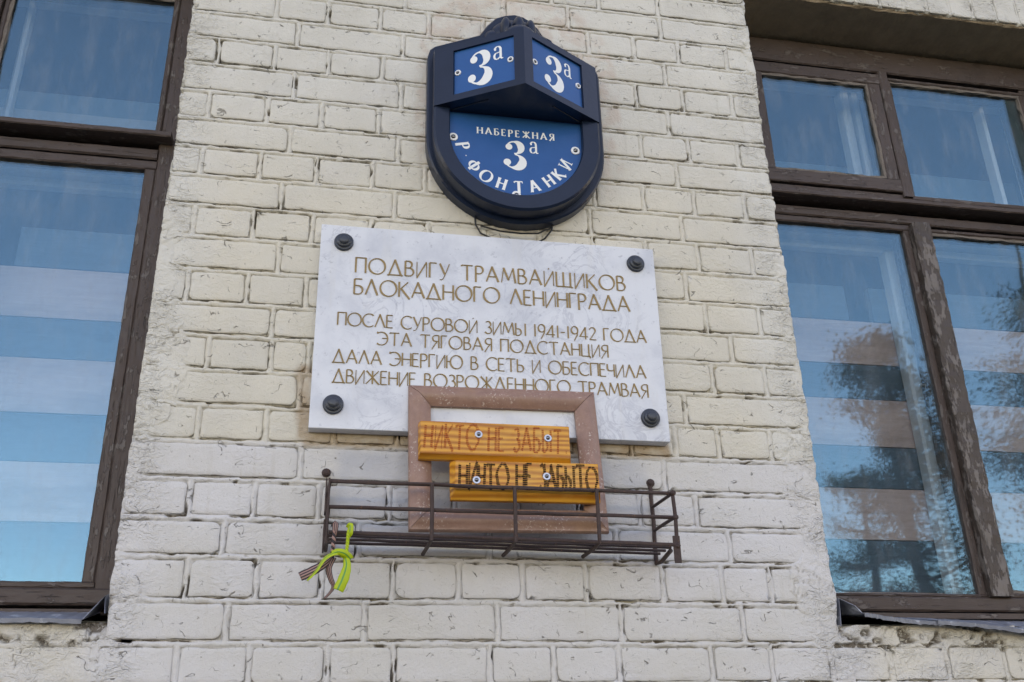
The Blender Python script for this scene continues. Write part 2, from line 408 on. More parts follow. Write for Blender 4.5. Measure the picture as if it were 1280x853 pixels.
class MB:
    """collects shapes into one mesh; all coordinates are relative to .o (the parent thing's location)"""
    def __init__(s, origin=(0, 0, 0)): s.v = []; s.f = []; s.m = []; s.o = Vector(origin)
    def add(s, vs, fs, mi=0):
        b = len(s.v)
        s.v += [Vector(v) - s.o for v in vs]
        s.f += [tuple(i + b for i in f) for f in fs]; s.m += [mi] * len(fs)
    def box(s, x0, x1, y0, y1, z0, z1, bev=0.0, mi=0):
        if x0 > x1: x0, x1 = x1, x0
        if y0 > y1: y0, y1 = y1, y0
        if z0 > z1: z0, z1 = z1, z0
        bm = bmesh.new()
        bmesh.ops.create_cube(bm, size=1.0)
        for v in bm.verts:
            v.co = Vector((x0 + (v.co.x + .5) * (x1 - x0), y0 + (v.co.y + .5) * (y1 - y0), z0 + (v.co.z + .5) * (z1 - z0)))
        if bev: bmesh.ops.bevel(bm, geom=bm.edges[:], offset=bev, segments=2, affect='EDGES', profile=0.6)
        bm.verts.index_update()
        s.add([v.co.copy() for v in bm.verts], [[v.index for v in f.verts] for f in bm.faces], mi)
        bm.free()
    def bar(s, p0, p1, w, d, seg=24, jit=0.0012, bev=0.003, mi=0, seed=0):
        """a hand-worn wooden bar between p0 and p1 (along X or Z); w = width in the facade plane, d = depth in y"""
        rnd = random.Random(seed + 11)
        p0 = Vector(p0); p1 = Vector(p1); ax = (p1 - p0); L = ax.length; ax.normalize()
        yv = Vector((0, 1, 0)); sv = ax.cross(yv)
        prof = [(-w / 2 + bev, 0), (w / 2 - bev, 0), (w / 2, bev), (w / 2, d), (-w / 2, d), (-w / 2, bev)]
        n = max(1, int(seg)); vs = []; fs = []
        for i in range(n + 1):
            c = p0 + ax * (L * i / n)
            for a, b in prof:
                j = Vector((rnd.uniform(-jit, jit), rnd.uniform(-jit, jit), rnd.uniform(-jit, jit)))
                if i in (0, n): j -= ax * j.dot(ax)
                vs.append(c + sv * a + yv * b + j)
        for i in range(n):
            for k in range(6):
                a = i * 6 + k; b = i * 6 + (k + 1) % 6
                fs.append((a, b, b + 6, a + 6))
        fs.append(tuple(range(5, -1, -1))); fs.append(tuple(range(n * 6, n * 6 + 6)))
        s.add(vs, fs, mi)
    def tube(s, pts, r, n=8, mi=0, cap=True, jit=0.0, seed=1):
        rnd = random.Random(seed)
        pts = [Vector(p) for p in pts]; rs = r if isinstance(r, (list, tuple)) else [r] * len(pts)
        vs = []; fs = []; up = None
        for i, p in enumerate(pts):
            d = (pts[min(i + 1, len(pts) - 1)] - pts[max(i - 1, 0)]).normalized()
            if up is None:
                up = Vector((0, 0, 1)) if abs(d.z) < 0.9 else Vector((1, 0, 0))
            a = d.cross(up).normalized(); up = a.cross(d).normalized()
            for k in range(n):
                t = 2 * math.pi * k / n
                rr = rs[i] * (1 + rnd.uniform(-jit, jit))
                vs.append(p + a * math.cos(t) * rr + up * math.sin(t) * rr)
        for i in range(len(pts) - 1):
            for k in range(n):
                q = (k + 1) % n
                fs.append((i * n + k, i * n + q, (i + 1) * n + q, (i + 1) * n + k))
        if cap:
            fs.append(tuple(range(n - 1, -1, -1))); fs.append(tuple(range((len(pts) - 1) * n, len(pts) * n)))
        s.add(vs, fs, mi)
    def lathe(s, c, axis, prof, n=24, mi=0):
        """prof: (radius, height along axis) pairs"""
        c = Vector(c); axis = Vector(axis).normalized()
        up = Vector((0, 0, 1)) if abs(axis.z) < 0.9 else Vector((1, 0, 0))
        a = axis.cross(up).normalized(); b = a.cross(axis).normalized()
        vs = []; fs = []
        for r, h in prof:
            for k in range(n):
                t = 2 * math.pi * k / n
                vs.append(c + axis * h + (a * math.cos(t) + b * math.sin(t)) * r)
        for i in range(len(prof) - 1):
            for k in range(n):
                q = (k + 1) % n
                fs.append((i * n + k, i * n + q, (i + 1) * n + q, (i + 1) * n + k))
        fs.append(tuple(range(n))); fs.append(tuple(range((len(prof) - 1) * n, len(prof) * n)))
        s.add(vs, fs, mi)
    def prism(s, outline, y0, y1, mi=0, front_inset=0.0):
        """outline in (x, z), extruded from y0 (front) to y1 (back); optional chamfer at the front"""
        n = len(outline)
        cx = sum(p[0] for p in outline) / n; cz = sum(p[1] for p in outline) / n
        ins = []
        for i, p in enumerate(outline):
            a = Vector(outline[i - 1]); b = Vector(outline[(i + 1) % n]); d = (b - a).normalized()
            nn = Vector((-d.y, d.x)); pc = Vector((cx - p[0], cz - p[1]))
            if nn.dot(pc) < 0: nn = -nn
            ins.append((p[0] + nn.x * front_inset, p[1] + nn.y * front_inset))
        vs = [(x, y1, z) for x, z in outline] + [(x, y0 + front_inset, z) for x, z in outline]
        fs = [tuple(range(n)) if True else ()]
        fs += [(i, (i + 1) % n, n + (i + 1) % n, n + i) for i in range(n)]
        if front_inset:
            vs += [(x, y0, z) for x, z in ins]
            fs += [(n + i, n + (i + 1) % n, 2 * n + (i + 1) % n, 2 * n + i) for i in range(n)]
            fs.append(tuple(range(2 * n, 3 * n)))
        else:
            fs.append(tuple(range(n, 2 * n)))
        s.add(vs, fs, mi)
    def build(s, name, mats, parent=None, smooth=False, fix=True):
        o = mesh_obj(name, s.v, s.f, mats, parent, smooth, s.m)
        if fix:
            bm = bmesh.new(); bm.from_mesh(o.data)
            bmesh.ops.recalc_face_normals(bm, faces=bm.faces[:])
            bm.to_mesh(o.data); bm.free()
        if smooth:
            try: o.data.set_sharp_from_angle(angle=R(40))
            except Exception: pass
        return o

# ------------------------------------------------------------------ stroke lettering
def arc(cx, cy, rx, ry, a0, a1, n=14):
    return [(cx + rx * math.cos(R(a0 + (a1 - a0) * i / n)), cy + ry * math.sin(R(a0 + (a1 - a0) * i / n))) for i in range(n + 1)]
def V(x, a=0, b=1): return [(x, a), (x, b)]
GL = {
 'А': (.74, [[(0, 0), (.36, 1.04)], [(.34, 1.04), (.74, 0)], [(.14, .34), (.58, .34)]]),
 'Б': (.50, [V(0), [(0, 1), (.44, 1)], [(0, .56), (.2, .56)] + arc(.22, .28, .26, .28, 90, -90) + [(0, 0)]]),
 'В': (.50, [V(0), [(0, 1)] + arc(.18, .77, .21, .23, 90, -90, 10) + [(0, .54)], [(0, .54)] + arc(.22, .27, .27, .27, 90, -90, 12) + [(0, 0)]]),
 'Г': (.42, [V(0), [(0, 1), (.42, 1)]]),
 'Д': (.82, [[(.04, 0), (.40, 1.04)], [(.38, 1.04), (.76, 0)], [(-.02, 0), (.82, 0)], [(0, -.06), (0, .03)], [(.81, -.06), (.81, .03)]]),
 'Е': (.44, [V(0), [(0, 1), (.42, 1)], [(0, .53), (.36, .53)], [(0, 0), (.44, 0)]]),
 'Ж': (.90, [V(.45), [(.02, 1), (.45, .5)], [(.45, .5), (0, 0)], [(.88, 1), (.45, .5)], [(.45, .5), (.92, -.04)]]),
 'З': (.46, [[(.03, .92)] + arc(.2, .76, .2, .23, 120, -90, 12), arc(.2, .27, .26, .27, 90, -150, 14)]),
 'И': (.58, [(V(0), .45), [(.0, -.1), (.58, 1.02)], (V(.58), .45)]),
 'Й': (.58, [(V(0), .45), [(.0, -.1), (.58, 1.02)], (V(.58), .45), [(.26, 1.14), (.33, 1.20)]]),
 'К': (.60, [V(0), [(.06, .5), (.52, 1)], [(.12, .54), (.62, -.12)]]),
 'Л': (.70, [[(0, 0), (.34, 1.04)], [(.32, 1.04), (.70, 0)]]),
 'М': (.86, [([(0, 0), (.14, 1)], .5), [(.13, 1.02), (.44, .18)], ([(.43, .18), (.72, 1)], .6), [(.72, 1.02), (.86, 0)]]),
 'Н': (.60, [V(0), V(.6), [(0, .52), (.6, .52)]]),
 'О': (.96, [arc(.48, .5, .48, .52, 90, 450, 28)]),
 'П': (.58, [V(0), V(.58), [(-.04, 1), (.62, 1)]]),
 'Р': (.46, [V(0, -.1, 1), [(0, 1)] + arc(.2, .74, .24, .26, 90, -90, 12) + [(0, .48)]]),
 'С': (.74, [arc(.44, .5, .46, .52, 48, 312, 22)]),
 'Т': (.68, [V(.34, -.04, 1), [(0, 1), (.68, 1)], [(0, 1), (.02, .93)]]),
 'У': (.58, [[(.0, 1), (.3, .28)], ([(.58, 1), (.34, .30), (.22, .0), (.12, -.1), (0, -.1)], .55)]),
 'Ф': (.84, [V(.42, -.06, 1.06), arc(.42, .5, .42, .34, 90, 450, 24)]),
 'Ц': (.66, [V(0), V(.56), [(0, 0), (.66, 0)], [(.65, 0), (.65, -.14)]]),
 'Ч': (.52, [V(.52), [(0, 1), (0, .62), (.06, .5), (.2, .46), (.52, .52)]]),
 'Щ': (.98, [V(0), V(.44), V(.88), [(0, 0), (.98, 0)], [(.97, 0), (.97, -.08)]]),
 'Ы': (.74, [V(0), [(0, .54)] + arc(.18, .27, .22, .27, 90, -90, 10) + [(0, 0)], V(.72)]),
 'Ь': (.48, [V(0), [(0, .54)] + arc(.2, .27, .25, .27, 90, -90, 10) + [(0, 0)]]),
 'Э': (.70, [arc(.24, .5, .46, .52, 132, -132, 20), [(.3, .52), (.68, .52)], [(-.06, .92), (-.04, 1.04)]]),
 'Ю': (1.14, [V(0), [(0, .52), (.26, .52)], arc(.70, .5, .44, .52, 90, 450, 26)]),
 'Я': (.52, [V(.5, -.02, 1), [(.5, 1)] + arc(.26, .76, .22, .24, 90, 270, 12) + [(.5, .5)], [(.36, .5), (-.02, -.12)]]),
 '1': (.20, [V(.1)]),
 '2': (.52, [arc(.25, .76, .23, .25, 165, -20, 12) + [(.04, .0)], [(0, 0), (.54, 0)]]),
 '4': (.60, [V(.44), [(.44, 1), (0, .22), (.62, .22)]]),
 '9': (.54, [arc(.27, .70, .25, .31, 0, 360, 20), [(.52, .68), (.46, .30), (.22, -.16)]]),
 '-': (.34, [[(0, .46), (.32, .46)]]),
 '.': (.12, [[(.03, .03), (.12, .03)]]),
 ' ': (.36, []),
}
def stroke_poly(pts, wfun):
    """a strip with mitred joints along pts; returns (verts2d, quads)"""
    n = len(pts); out = []
    for i, p in enumerate(pts):
        a = pts[max(i - 1, 0)]; b = pts[min(i + 1, n - 1)]
        d = Vector((b[0] - a[0], b[1] - a[1]))
        d = d.normalized() if d.length > 1e-9 else Vector((1, 0))
        w = wfun(d) / 2; k = 1.0
        if 0 < i < n - 1:
            d1 = Vector((p[0] - a[0], p[1] - a[1])).normalized(); c = max(0.6, abs(d1.dot(d))); k = 1 / c
        out += [(p[0] - d.y * w * k, p[1] + d.x * w * k), (p[0] + d.y * w * k, p[1] - d.x * w * k)]
    return out, [(2 * i, 2 * i + 1, 2 * i + 3, 2 * i + 2) for i in range(n - 1)]

def draw_glyph(mb, ch, org, ux, uz, nrm, h, thick=.11, thin=.35, nib=25.0, serif=0.0, slant=0.0, sx=1.0, rnd=None, lift=0.0004, groove=0.0):
    """puts one character's strokes as thin sheets on the plane (org, ux, uz); nrm points off the surface"""
    w, strokes = GL[ch]
    for k, st in enumerate(strokes):
        f = 1.0
        if isinstance(st, tuple): st, f = st
        pts = [(x * sx + slant * y, y) for x, y in st]
        if rnd: pts = [(x + rnd.uniform(-.03, .03), y + rnd.uniform(-.03, .03)) for x, y in pts]
        def wf(d, f=f):
            a = abs(math.sin(math.atan2(d.y, d.x) - R(nib)))
            return thick * max(thin, a) * f
        vv, ff = stroke_poly(pts, wf)
        off = lift + 0.00004 * k
        if groove:
            nP = len(vv) // 2; P2 = []; F2 = []
            for i in range(nP):
                (ax_, ay_), (bx_, by_) = vv[2 * i], vv[2 * i + 1]
                for (gx_, gy_), dd in (((ax_, ay_), 0), ((ax_, ay_), groove), (((ax_ + bx_) / 2, (ay_ + by_) / 2), .0002), ((bx_, by_), groove), ((bx_, by_), 0)):
                    P2.append(org + ux * (gx_ * h) + uz * (gy_ * h) + nrm * (off + dd - (.0003 if dd == 0 else 0)))
            for i in range(nP - 1):
                for q4 in range(4): F2.append((i * 5 + q4, i * 5 + q4 + 1, (i + 1) * 5 + q4 + 1, (i + 1) * 5 + q4))
            mb.add(P2, F2); continue
        mb.add([org + ux * (x * h) + uz * (y * h) + nrm * off for x, y in vv], ff)
        if serif and ch not in '.-' and len(st) == 2:
            for e in (0, 1):
                px, py = pts[e]; vert = abs(pts[0][1] - pts[1][1]) > .5
                if vert and (py < .05 or py > .95):
                    s = serif; t2 = .045; zc = t2 / 2 if py < .5 else 1 - t2 / 2
                    q = [(px - s, zc - t2 / 2), (px + s, zc - t2 / 2), (px + s, zc + t2 / 2), (px - s, zc + t2 / 2)]
                    mb.add([org + ux * (x * h) + uz * (y * h) + nrm * (off + 0.00003) for x, y in q], [(0, 1, 2, 3)])
                elif not vert and ch in 'ЕБГТ' and py in (0, 1):
                    zt = (.85, 1.0) if py > .5 else (0, .15)
                    if (e == 1) or ch == 'Т':
                        q = [(px - .04, zt[0]), (px + .02, zt[0]), (px + .02, zt[1]), (px - .04, zt[1])]
                        mb.add([org + ux * (x * h) + uz * (y * h) + nrm * (off + 0.00003) for x, y in q], [(0, 1, 2, 3)])

def text_line(mb, text, x0, x1, zb, h, y, flush=None, **kw):
    """fits the line between x0 and x1 on a facade-parallel plane at y by letter spacing"""
    wsum = sum(GL[c][0] for c in text) * h
    gap = (x1 - x0 - wsum) / (len(text) - 1)
    x = x0
    for c in text:
        draw_glyph(mb, c, Vector((x, y, zb)), Vector((1, 0, 0)), Vector((0, 0, 1)), Vector((0, -1, 0)), h, **kw)
        if flush and c == ' ': mb = flush(mb)
        x += GL[c][0] * h + gap
    if flush: flush(mb)

def fat_three(mb, org, ux, uz, nrm, h):
    """bold old-style 3 with ball terminals, as wide as .78 h"""
    def put(pts, ws, off):
        n = len(pts); vv = []
        for i, p in enumerate(pts):
            a = pts[max(i - 1, 0)]; b = pts[min(i + 1, n - 1)]
            d = Vector((b[0] - a[0], b[1] - a[1])).normalized(); w = ws[i] / 2
            vv += [(p[0] - d.y * w, p[1] + d.x * w), (p[0] + d.y * w, p[1] - d.x * w)]
        mb.add([org + ux * (x * h) + uz * (y * h) + nrm * off for x, y in vv], [(2 * i, 2 * i + 1, 2 * i + 3, 2 * i + 2) for i in range(n - 1)])
    n = 22
    top = arc(.36, .755, .235, .215, 160, -90, n); wt = [.05 + .19 * max(0, math.sin(math.pi * (i / n - .28) / .62)) if .28 < i / n < .90 else .05 for i in range(n + 1)]
    put(top, wt, .0004)
    bot = arc(.345, .27, .29, .245, 82, -165, n); wb = [.05 + .24 * max(0, math.sin(math.pi * (i / n - .10) / .66)) if .10 < i / n < .76 else .05 for i in range(n + 1)]
    put(bot, wb, .00045)
    for cx, cy, r in ((.19, .775, .115), (.125, .215, .125)):
        c = [(cx + r * math.cos(R(a)), cy + r * .95 * math.sin(R(a))) for a in range(0, 360, 20)]
        mb.add([org + ux * (x * h) + uz * (y * h) + nrm * .0005 for x, y in c], [tuple(range(len(c)))])

def small_a(mb, org, ux, uz, nrm, h):
    P = [([(.06, .80)] + arc(.27, .72, .19, .26, 140, 0, 10) + [(.46, .12), (.52, .03), (.62, .05)], lambda d: .05 + .10 * abs(d.y)),
         ([(.46, .56), (.28, .50)] + arc(.22, .26, .17, .24, 100, 290, 12) + [(.46, .18)], lambda d: .045 + .09 * abs(d.y))]
    for k, (pts, wf) in enumerate(P):
        vv, ff = stroke_poly(pts, wf)
        mb.add([org + ux * (x * h) + uz * (y * h) + nrm * (.0004 + .00005 * k) for x, y in vv], ff)
    c = [(.11 + .075 * math.cos(R(a)), .76 + .075 * math.sin(R(a))) for a in range(0, 360, 30)]
    mb.add([org + ux * (x * h) + uz * (y * h) + nrm * .0005 for x, y in c], [tuple(range(len(c)))])

# ------------------------------------------------------------------ brick wall
PX0, PX1 = -0.05, 1.432          # the pier between the windows
LX0, RX1 = -1.10, 2.52           # outer ends of the two openings
ZT, ZB = 0.305, -1.468           # head and foot of the openings
ZJ = [-k * 0.0793 for k in range(-4, 21)]
zfix = {2: -.158, 3: -.239, 4: -.319, 5: -.397, 7: -.554, 8: -.635, 9: -.717, 10: -.798, 11: -.874, 12: -.953, 13: -1.032, 14: -1.110, 15: -1.189, 16: -1.268, 17: -1.344, 18: -1.427, 19: -1.507, 20: -1.586}
def zj(k): return zfix.get(k, -k * 0.0793)
HEAD = {-4: [.278, .41, .541], -3: [.21, .46], -2: [.151, .278, .473], -1: [.151, .278, .41, .535, .962, 1.09, 1.216, 1.355],
 0: [.207, .47, 1.17], 1: [.022, .156, .288, .42, 1.085, 1.214, 1.352], 2: [.21, .469, 1.167], 3: [.016, .151, .279, .415, 1.084, 1.214, 1.351],
 4: [.209, .466, 1.174], 5: [.016, .147, .276, .407, .532, .952, 1.078, 1.212, 1.349], 6: [.201, .462, 1.173], 7: [.015, .144, .275, 1.207, 1.349],
 8: [.206, 1.167], 9: [.019, .145, .272, 1.209, 1.346], 10: [.204, 1.265], 11: [.078, .208, .287, 1.209, 1.34], 12: [.273, 1.133],
 13: [.075, .21, .349, .481, 1.0, 1.205, 1.331], 14: [.285, 1.07], 15: [.073, .199, .327, .468, 1.008, 1.137], 16: [.146, .408, .677, .949, 1.205],
 17: [.085, .217, .341, .481, .614, .746, .88, 1.046, 1.178, 1.288], 18: [.167, .427, .692, .95, 1.215],
 19: [-.46, -.327, -.194, -.061, .083, .215, .359, .487, .676, .805, .94, 1.138, 1.269, 1.404, 1.539, 1.675, 1.814, 1.95, 2.08]}
HEAD[-4] = [.151, .278, .41, .541, .68, .81, .952, 1.085, 1.216, 1.345]
HEAD[-3] = [.21, .47, .735, 1.0, 1.17]
HEAD[-2] = [.08, .21, .473, .735, .91, 1.171]
rects = []          # brick faces (x0, x1, z0, z1)
bed = []            # (z, x0, x1)
headj = []          # (x, z0, z1)
for k in range(-4, 20):
    za, zb = zj(k + 1), zj(k)
    x0, x1 = (PX0, PX1) if k < 19 else (-.60, 2.21)
    js = list(HEAD[k]); unit = .262 if k % 2 == 0 else .132
    full = [x0] + js + [x1]; out = [x0]
    for a, b in zip(full[:-1], full[1:]):
        n = max(1, round((b - a) / unit)) if (b - a) > 1.45 * unit and a > x0 and b < x1 else 1
        out += [a + (b - a) * (i + 1) / n for i in range(n)]
    for a, b in zip(out[:-1], out[1:]):
        rects.append((a, b, za, zb, a == x0 and k < 19, b == x1 and k < 19))
    for a in out[1:-1]: headj.append((a, za, zb))
    bed.append((zb, x0 - .02, x1 + .02))
bed.append((zj(20), -.62, 2.23))
# one more course under, headers
za, zb = zj(20) - .079, zj(20)
xs = [-.60 + .262 * i for i in range(0, 12)]
for a, b in zip(xs[:-1], xs[1:]): rects.append((a, b, za, zb, False, False))
for a in xs[1:-1]: headj.append((a, za, zb))
# soldier course over the right opening
sx = [PX1 + .0772 * i for i in range(0, 16)]
sx = [x - .0255 for x in sx]; sx[0] = PX1 - .0255
sold = []
for a, b in zip(sx[:-1], sx[1:]):
    sold.append((a, b, ZT, ZT + .262))
    headj.append((a, ZT, ZT + .262))
JT = 0.0066          # half thickness of a joint

wall = thing('brick_wall', 'thickly painted cream and white brick wall carrying both windows', 'wall')

def outside_opening(x, z):
    inl = (LX0 < x) & (x < PX0) & (ZB < z) & (z < ZT)
    inr = (PX1 < x) & (x < RX1) & (ZB < z) & (z < ZT)
    return ~(inl | inr)

def axis(lo, hi, step, keys):
    ks = sorted([lo] + [k for k in keys if lo < k < hi] + [hi]); out = []
    for a, b in zip(ks[:-1], ks[1:]):
        n = max(1, int(round((b - a) / step))); out += [a + (b - a) * i / n for i in range(n)]
    return np.array(out + [hi])

def smear_field(x, z):
    n = fbm(x, z, 16, 31, 3) + 0.35 * (fbm(x, z, 60, 35, 2) - .5)
    s = np.full_like(x, -1.0)
    def add(cond_val): 
        nonlocal s
        s = np.maximum(s, cond_val)
    inp = (x > PX0 - .02) & (x < PX1 + .02)
    # ragged plaster along the left arris, widest in the middle of the pier
    wl_ = .012 + .10 * np.exp(-((z + .93) / .20) ** 2) + .05 * np.exp(-((z + 1.42) / .07) ** 2) + .03 * np.exp(-((z + .62) / .08) ** 2)
    add(np.where(inp, (wl_ - (x - PX0)) / .045, -1))
    wr_ = .010 + .075 * np.exp(-((z + 1.12) / .16) ** 2) + .10 * np.exp(-((z + 1.40) / .13) ** 2) + .035 * np.exp(-((z - .0) / .12) ** 2) + .03 * np.exp(-((z + .70) / .10) ** 2)
    add(np.where(inp, (wr_ - (PX1 - x)) / .045, -1))
    # rough render under the sills
    under = ((x < PX0 + .01) | (x > PX1 - .01))
    add(np.where(under & (z < -1.44), (z + 1.515) / .02, -1))
    add(np.where(under & (z < -1.52), .0 + (fbm(x, z, 9, 77, 2) - .62) * 4, -1))
    return s + (n - .5) * 1.6

def wall_height(x, z):
    """relief of the mortar sheet, metres proud of the facade plane, and its grime"""
    d = np.full_like(x, 1.0)
    up = np.zeros(x.shape, bool)
    wob = (fbm(x, z, 45, 5, 2) - .5) * .0014
    for zb_, a, b in bed:
        m = (x > a) & (x < b)
        dd = np.abs(z + wob - zb_)
        up = np.where(m & (dd < d), z + wob > zb_, up)
        d = np.where(m, np.minimum(d, dd), d)
    dbed = d.copy()
    for xh, a, b in headj:
        m = (z > a) & (z < b)
        d = np.where(m, np.minimum(d, np.abs(x + wob - xh)), d)
    hd = d < dbed
    t = d / JT
    bead = -.0008 + .0036 * np.cos(np.clip(t, 0, 1) * np.pi / 2) + .0026 * (fbm(x, z, 70, 9, 3) - .5)
    open_ = np.clip((fbm(x * .5, z, 42, 13, 3) - .45) * 7, 0, 1)
    open2 = np.clip((fbm(x * .6, z, 34, 19, 3) - .37) * 8, 0, 1)
    cu = np.clip(1 - np.abs(t - .90) / .24, 0, 1) ** .45 * open2
    cl = np.clip(1 - np.abs(t - .98) / .16, 0, 1) ** .8 * open_
    crev = np.where(hd, cl * .7, np.where(up, cu, cl))
    hole = np.clip((fbm(x, z, 30, 23, 2) - .70) * 16, 0, 1) * (t < 1.25) * (t > .35)
    h = bead - crev * .0085 - hole * .010
    h = np.where(t > 1.3, -.007, h)
    g = np.clip(crev * 1.5, 0, 1) * np.clip((fbm(x, z, 30, 17, 2) - .25) * 3, .45, 1)
    g = np.maximum(g, hole)
    s = smear_field(x, z)
    lump = .0036 + .006 * (fbm(x, z, 38, 41, 4) - .45) + .0035 * np.abs(fbm(x, z, 95, 47, 3) - .5)
    k = np.clip(s * 2.2, 0, 1)
    ridg = np.clip(1 - np.abs(fbm(x, z * 1.6, 30, 53, 3) - .5) / .022, 0, 1)      # torn edges in the smear
    lump = np.where(z < -1.44, lump * .6, lump)
    h = h * (1 - k) + (lump - ridg * .004) * k
    g = g * (1 - k) + k * ridg * .75 * np.clip((fbm(x, z, 22, 59, 2) - .42) * 6, 0, 1)
    # blackened sunken holes under the flashings, thinning out downwards
    under = ((x < PX0 + .05) | (x > PX1 - .02)) & (z < -1.45) & (z > -1.56)
    dark_pits = np.clip((fbm(x, z * 1.8, 34, 63, 4) - .56) * 14, 0, 1) * np.clip((z + 1.545) / .03, 0, 1)
    h = np.where(under, h - dark_pits * .012, h); g = np.where(under, np.maximum(g, dark_pits), g)
    corner = np.exp(-(((x - PX0) / .02) ** 2 + ((z + 1.45) / .035) ** 2))
    h = h - corner * .012 * (fbm(x, z, 60, 67, 2)); g = np.maximum(g, corner * .9)
    return h, g

def fine_axis(lo, hi, coarse, fine, near, reach, keys):
    base = axis(lo, hi, fine, keys); near = np.array(near); out = [base[0]]
    for v in base[1:-1]:
        if v - out[-1] >= coarse - 1e-6 or np.abs(near - v).min() < reach or min(abs(v - k) for k in keys) < 1e-9: out.append(v)
    return np.array(out + [base[-1]])
gx = fine_axis(-.66, 2.36, .0040, .0016, [j[0] for j in headj], .0085, [PX0, PX1, 1.60])
gz = fine_axis(-1.665, .57, .0042, .0012, [b[0] for b in bed], .0100, [ZB, ZT])
X, Z = np.meshgrid(gx, gz, indexing='ij')
H, G = wall_height(X, Z)
Xw = X + (fbm(X, Z, 60, 71, 3) - .5) * .007 + (fbm(X, Z, 16, 73, 2) - .5) * .005
Zw = Z + (fbm(X, Z, 60, 81, 3) - .5) * .006
nxg, nzg = X.shape
cx_ = (X[:-1, :-1] + X[1:, 1:]) / 2; cz_ = (Z[:-1, :-1] + Z[1:, 1:]) / 2
keep = outside_opening(cx_, cz_)
keep &= ~((cx_ < PX0) & (cz_ > -1.40)) & ~((cx_ > RX1) & (cz_ > ZB))
idx = np.arange(nxg * nzg).reshape(nxg, nzg)
q = np.stack([idx[:-1, :-1], idx[1:, :-1], idx[1:, 1:], idx[:-1, 1:]], -1)[keep]
# round the arris of the pier, and run strips back into the openings
co = np.stack([Xw, -H, Zw], -1).reshape(-1, 3)
used = np.zeros(nxg * nzg, bool); used[q.ravel()] = True
remap = -np.ones(nxg * nzg, int); remap[used] = np.arange(used.sum())
cov = co[used]; quads = remap[q]; grime = G.reshape(-1)[used]
ev = {}
for a, b in ((0, 1), (1, 2), (2, 3), (3, 0)):
    for i, j in zip(quads[:, a], quads[:, b]):
        kk = (int(i), int(j))
        if (kk[1], kk[0]) in ev: del ev[(kk[1], kk[0])]
        else: ev[kk] = True
base_n = len(cov); extra = []; exi = {}; newf = []
steps = (0.004, 0.012, 0.04, 0.12, 0.24)
rs = np.random.RandomState(3)
def back(i):
    if i not in exi:
        exi[i] = base_n + len(extra)
        x, y, z = cov[i]
        for s_ in steps: extra.append((x + rs.uniform(-.0012, .0012), s_ + .001, z + rs.uniform(-.0012, .0012)))
    return exi[i]
for (i, j) in ev:
    m = (cov[i] + cov[j]) / 2
    if m[2] < -1.66 or m[2] > .565 or m[0] < -.655 or m[0] > 2.35: continue
    bi, bj = back(i), back(j)
    newf.append((j, i, bi, bj))
    for s_ in range(len(steps) - 1): newf.append((bj + s_, bi + s_, bi + s_ + 1, bj + s_ + 1))
allv = np.vstack([cov, np.array(extra)])
me = bpy.data.meshes.new('mortar')
allq = np.vstack([quads, np.array(newf)]).astype(np.int32)
me.vertices.add(len(allv)); me.vertices.foreach_set('co', allv.astype(np.float32).ravel())
me.loops.add(allq.size); me.loops.foreach_set('vertex_index', allq.ravel())
me.polygons.add(len(allq)); me.polygons.foreach_set('loop_start', np.arange(0, allq.size, 4, dtype=np.int32))
me.polygons.foreach_set('use_smooth', [True] * len(allq))
me.update(calc_edges=True)
at = me.attributes.new('grime', 'FLOAT', 'POINT')
at.data.foreach_set('value', np.concatenate([grime, np.zeros(len(extra))]).astype(np.float32))
me.materials.append(MAT['paint'])
mortar = link(bpy.data.objects.new('mortar', me), wall)

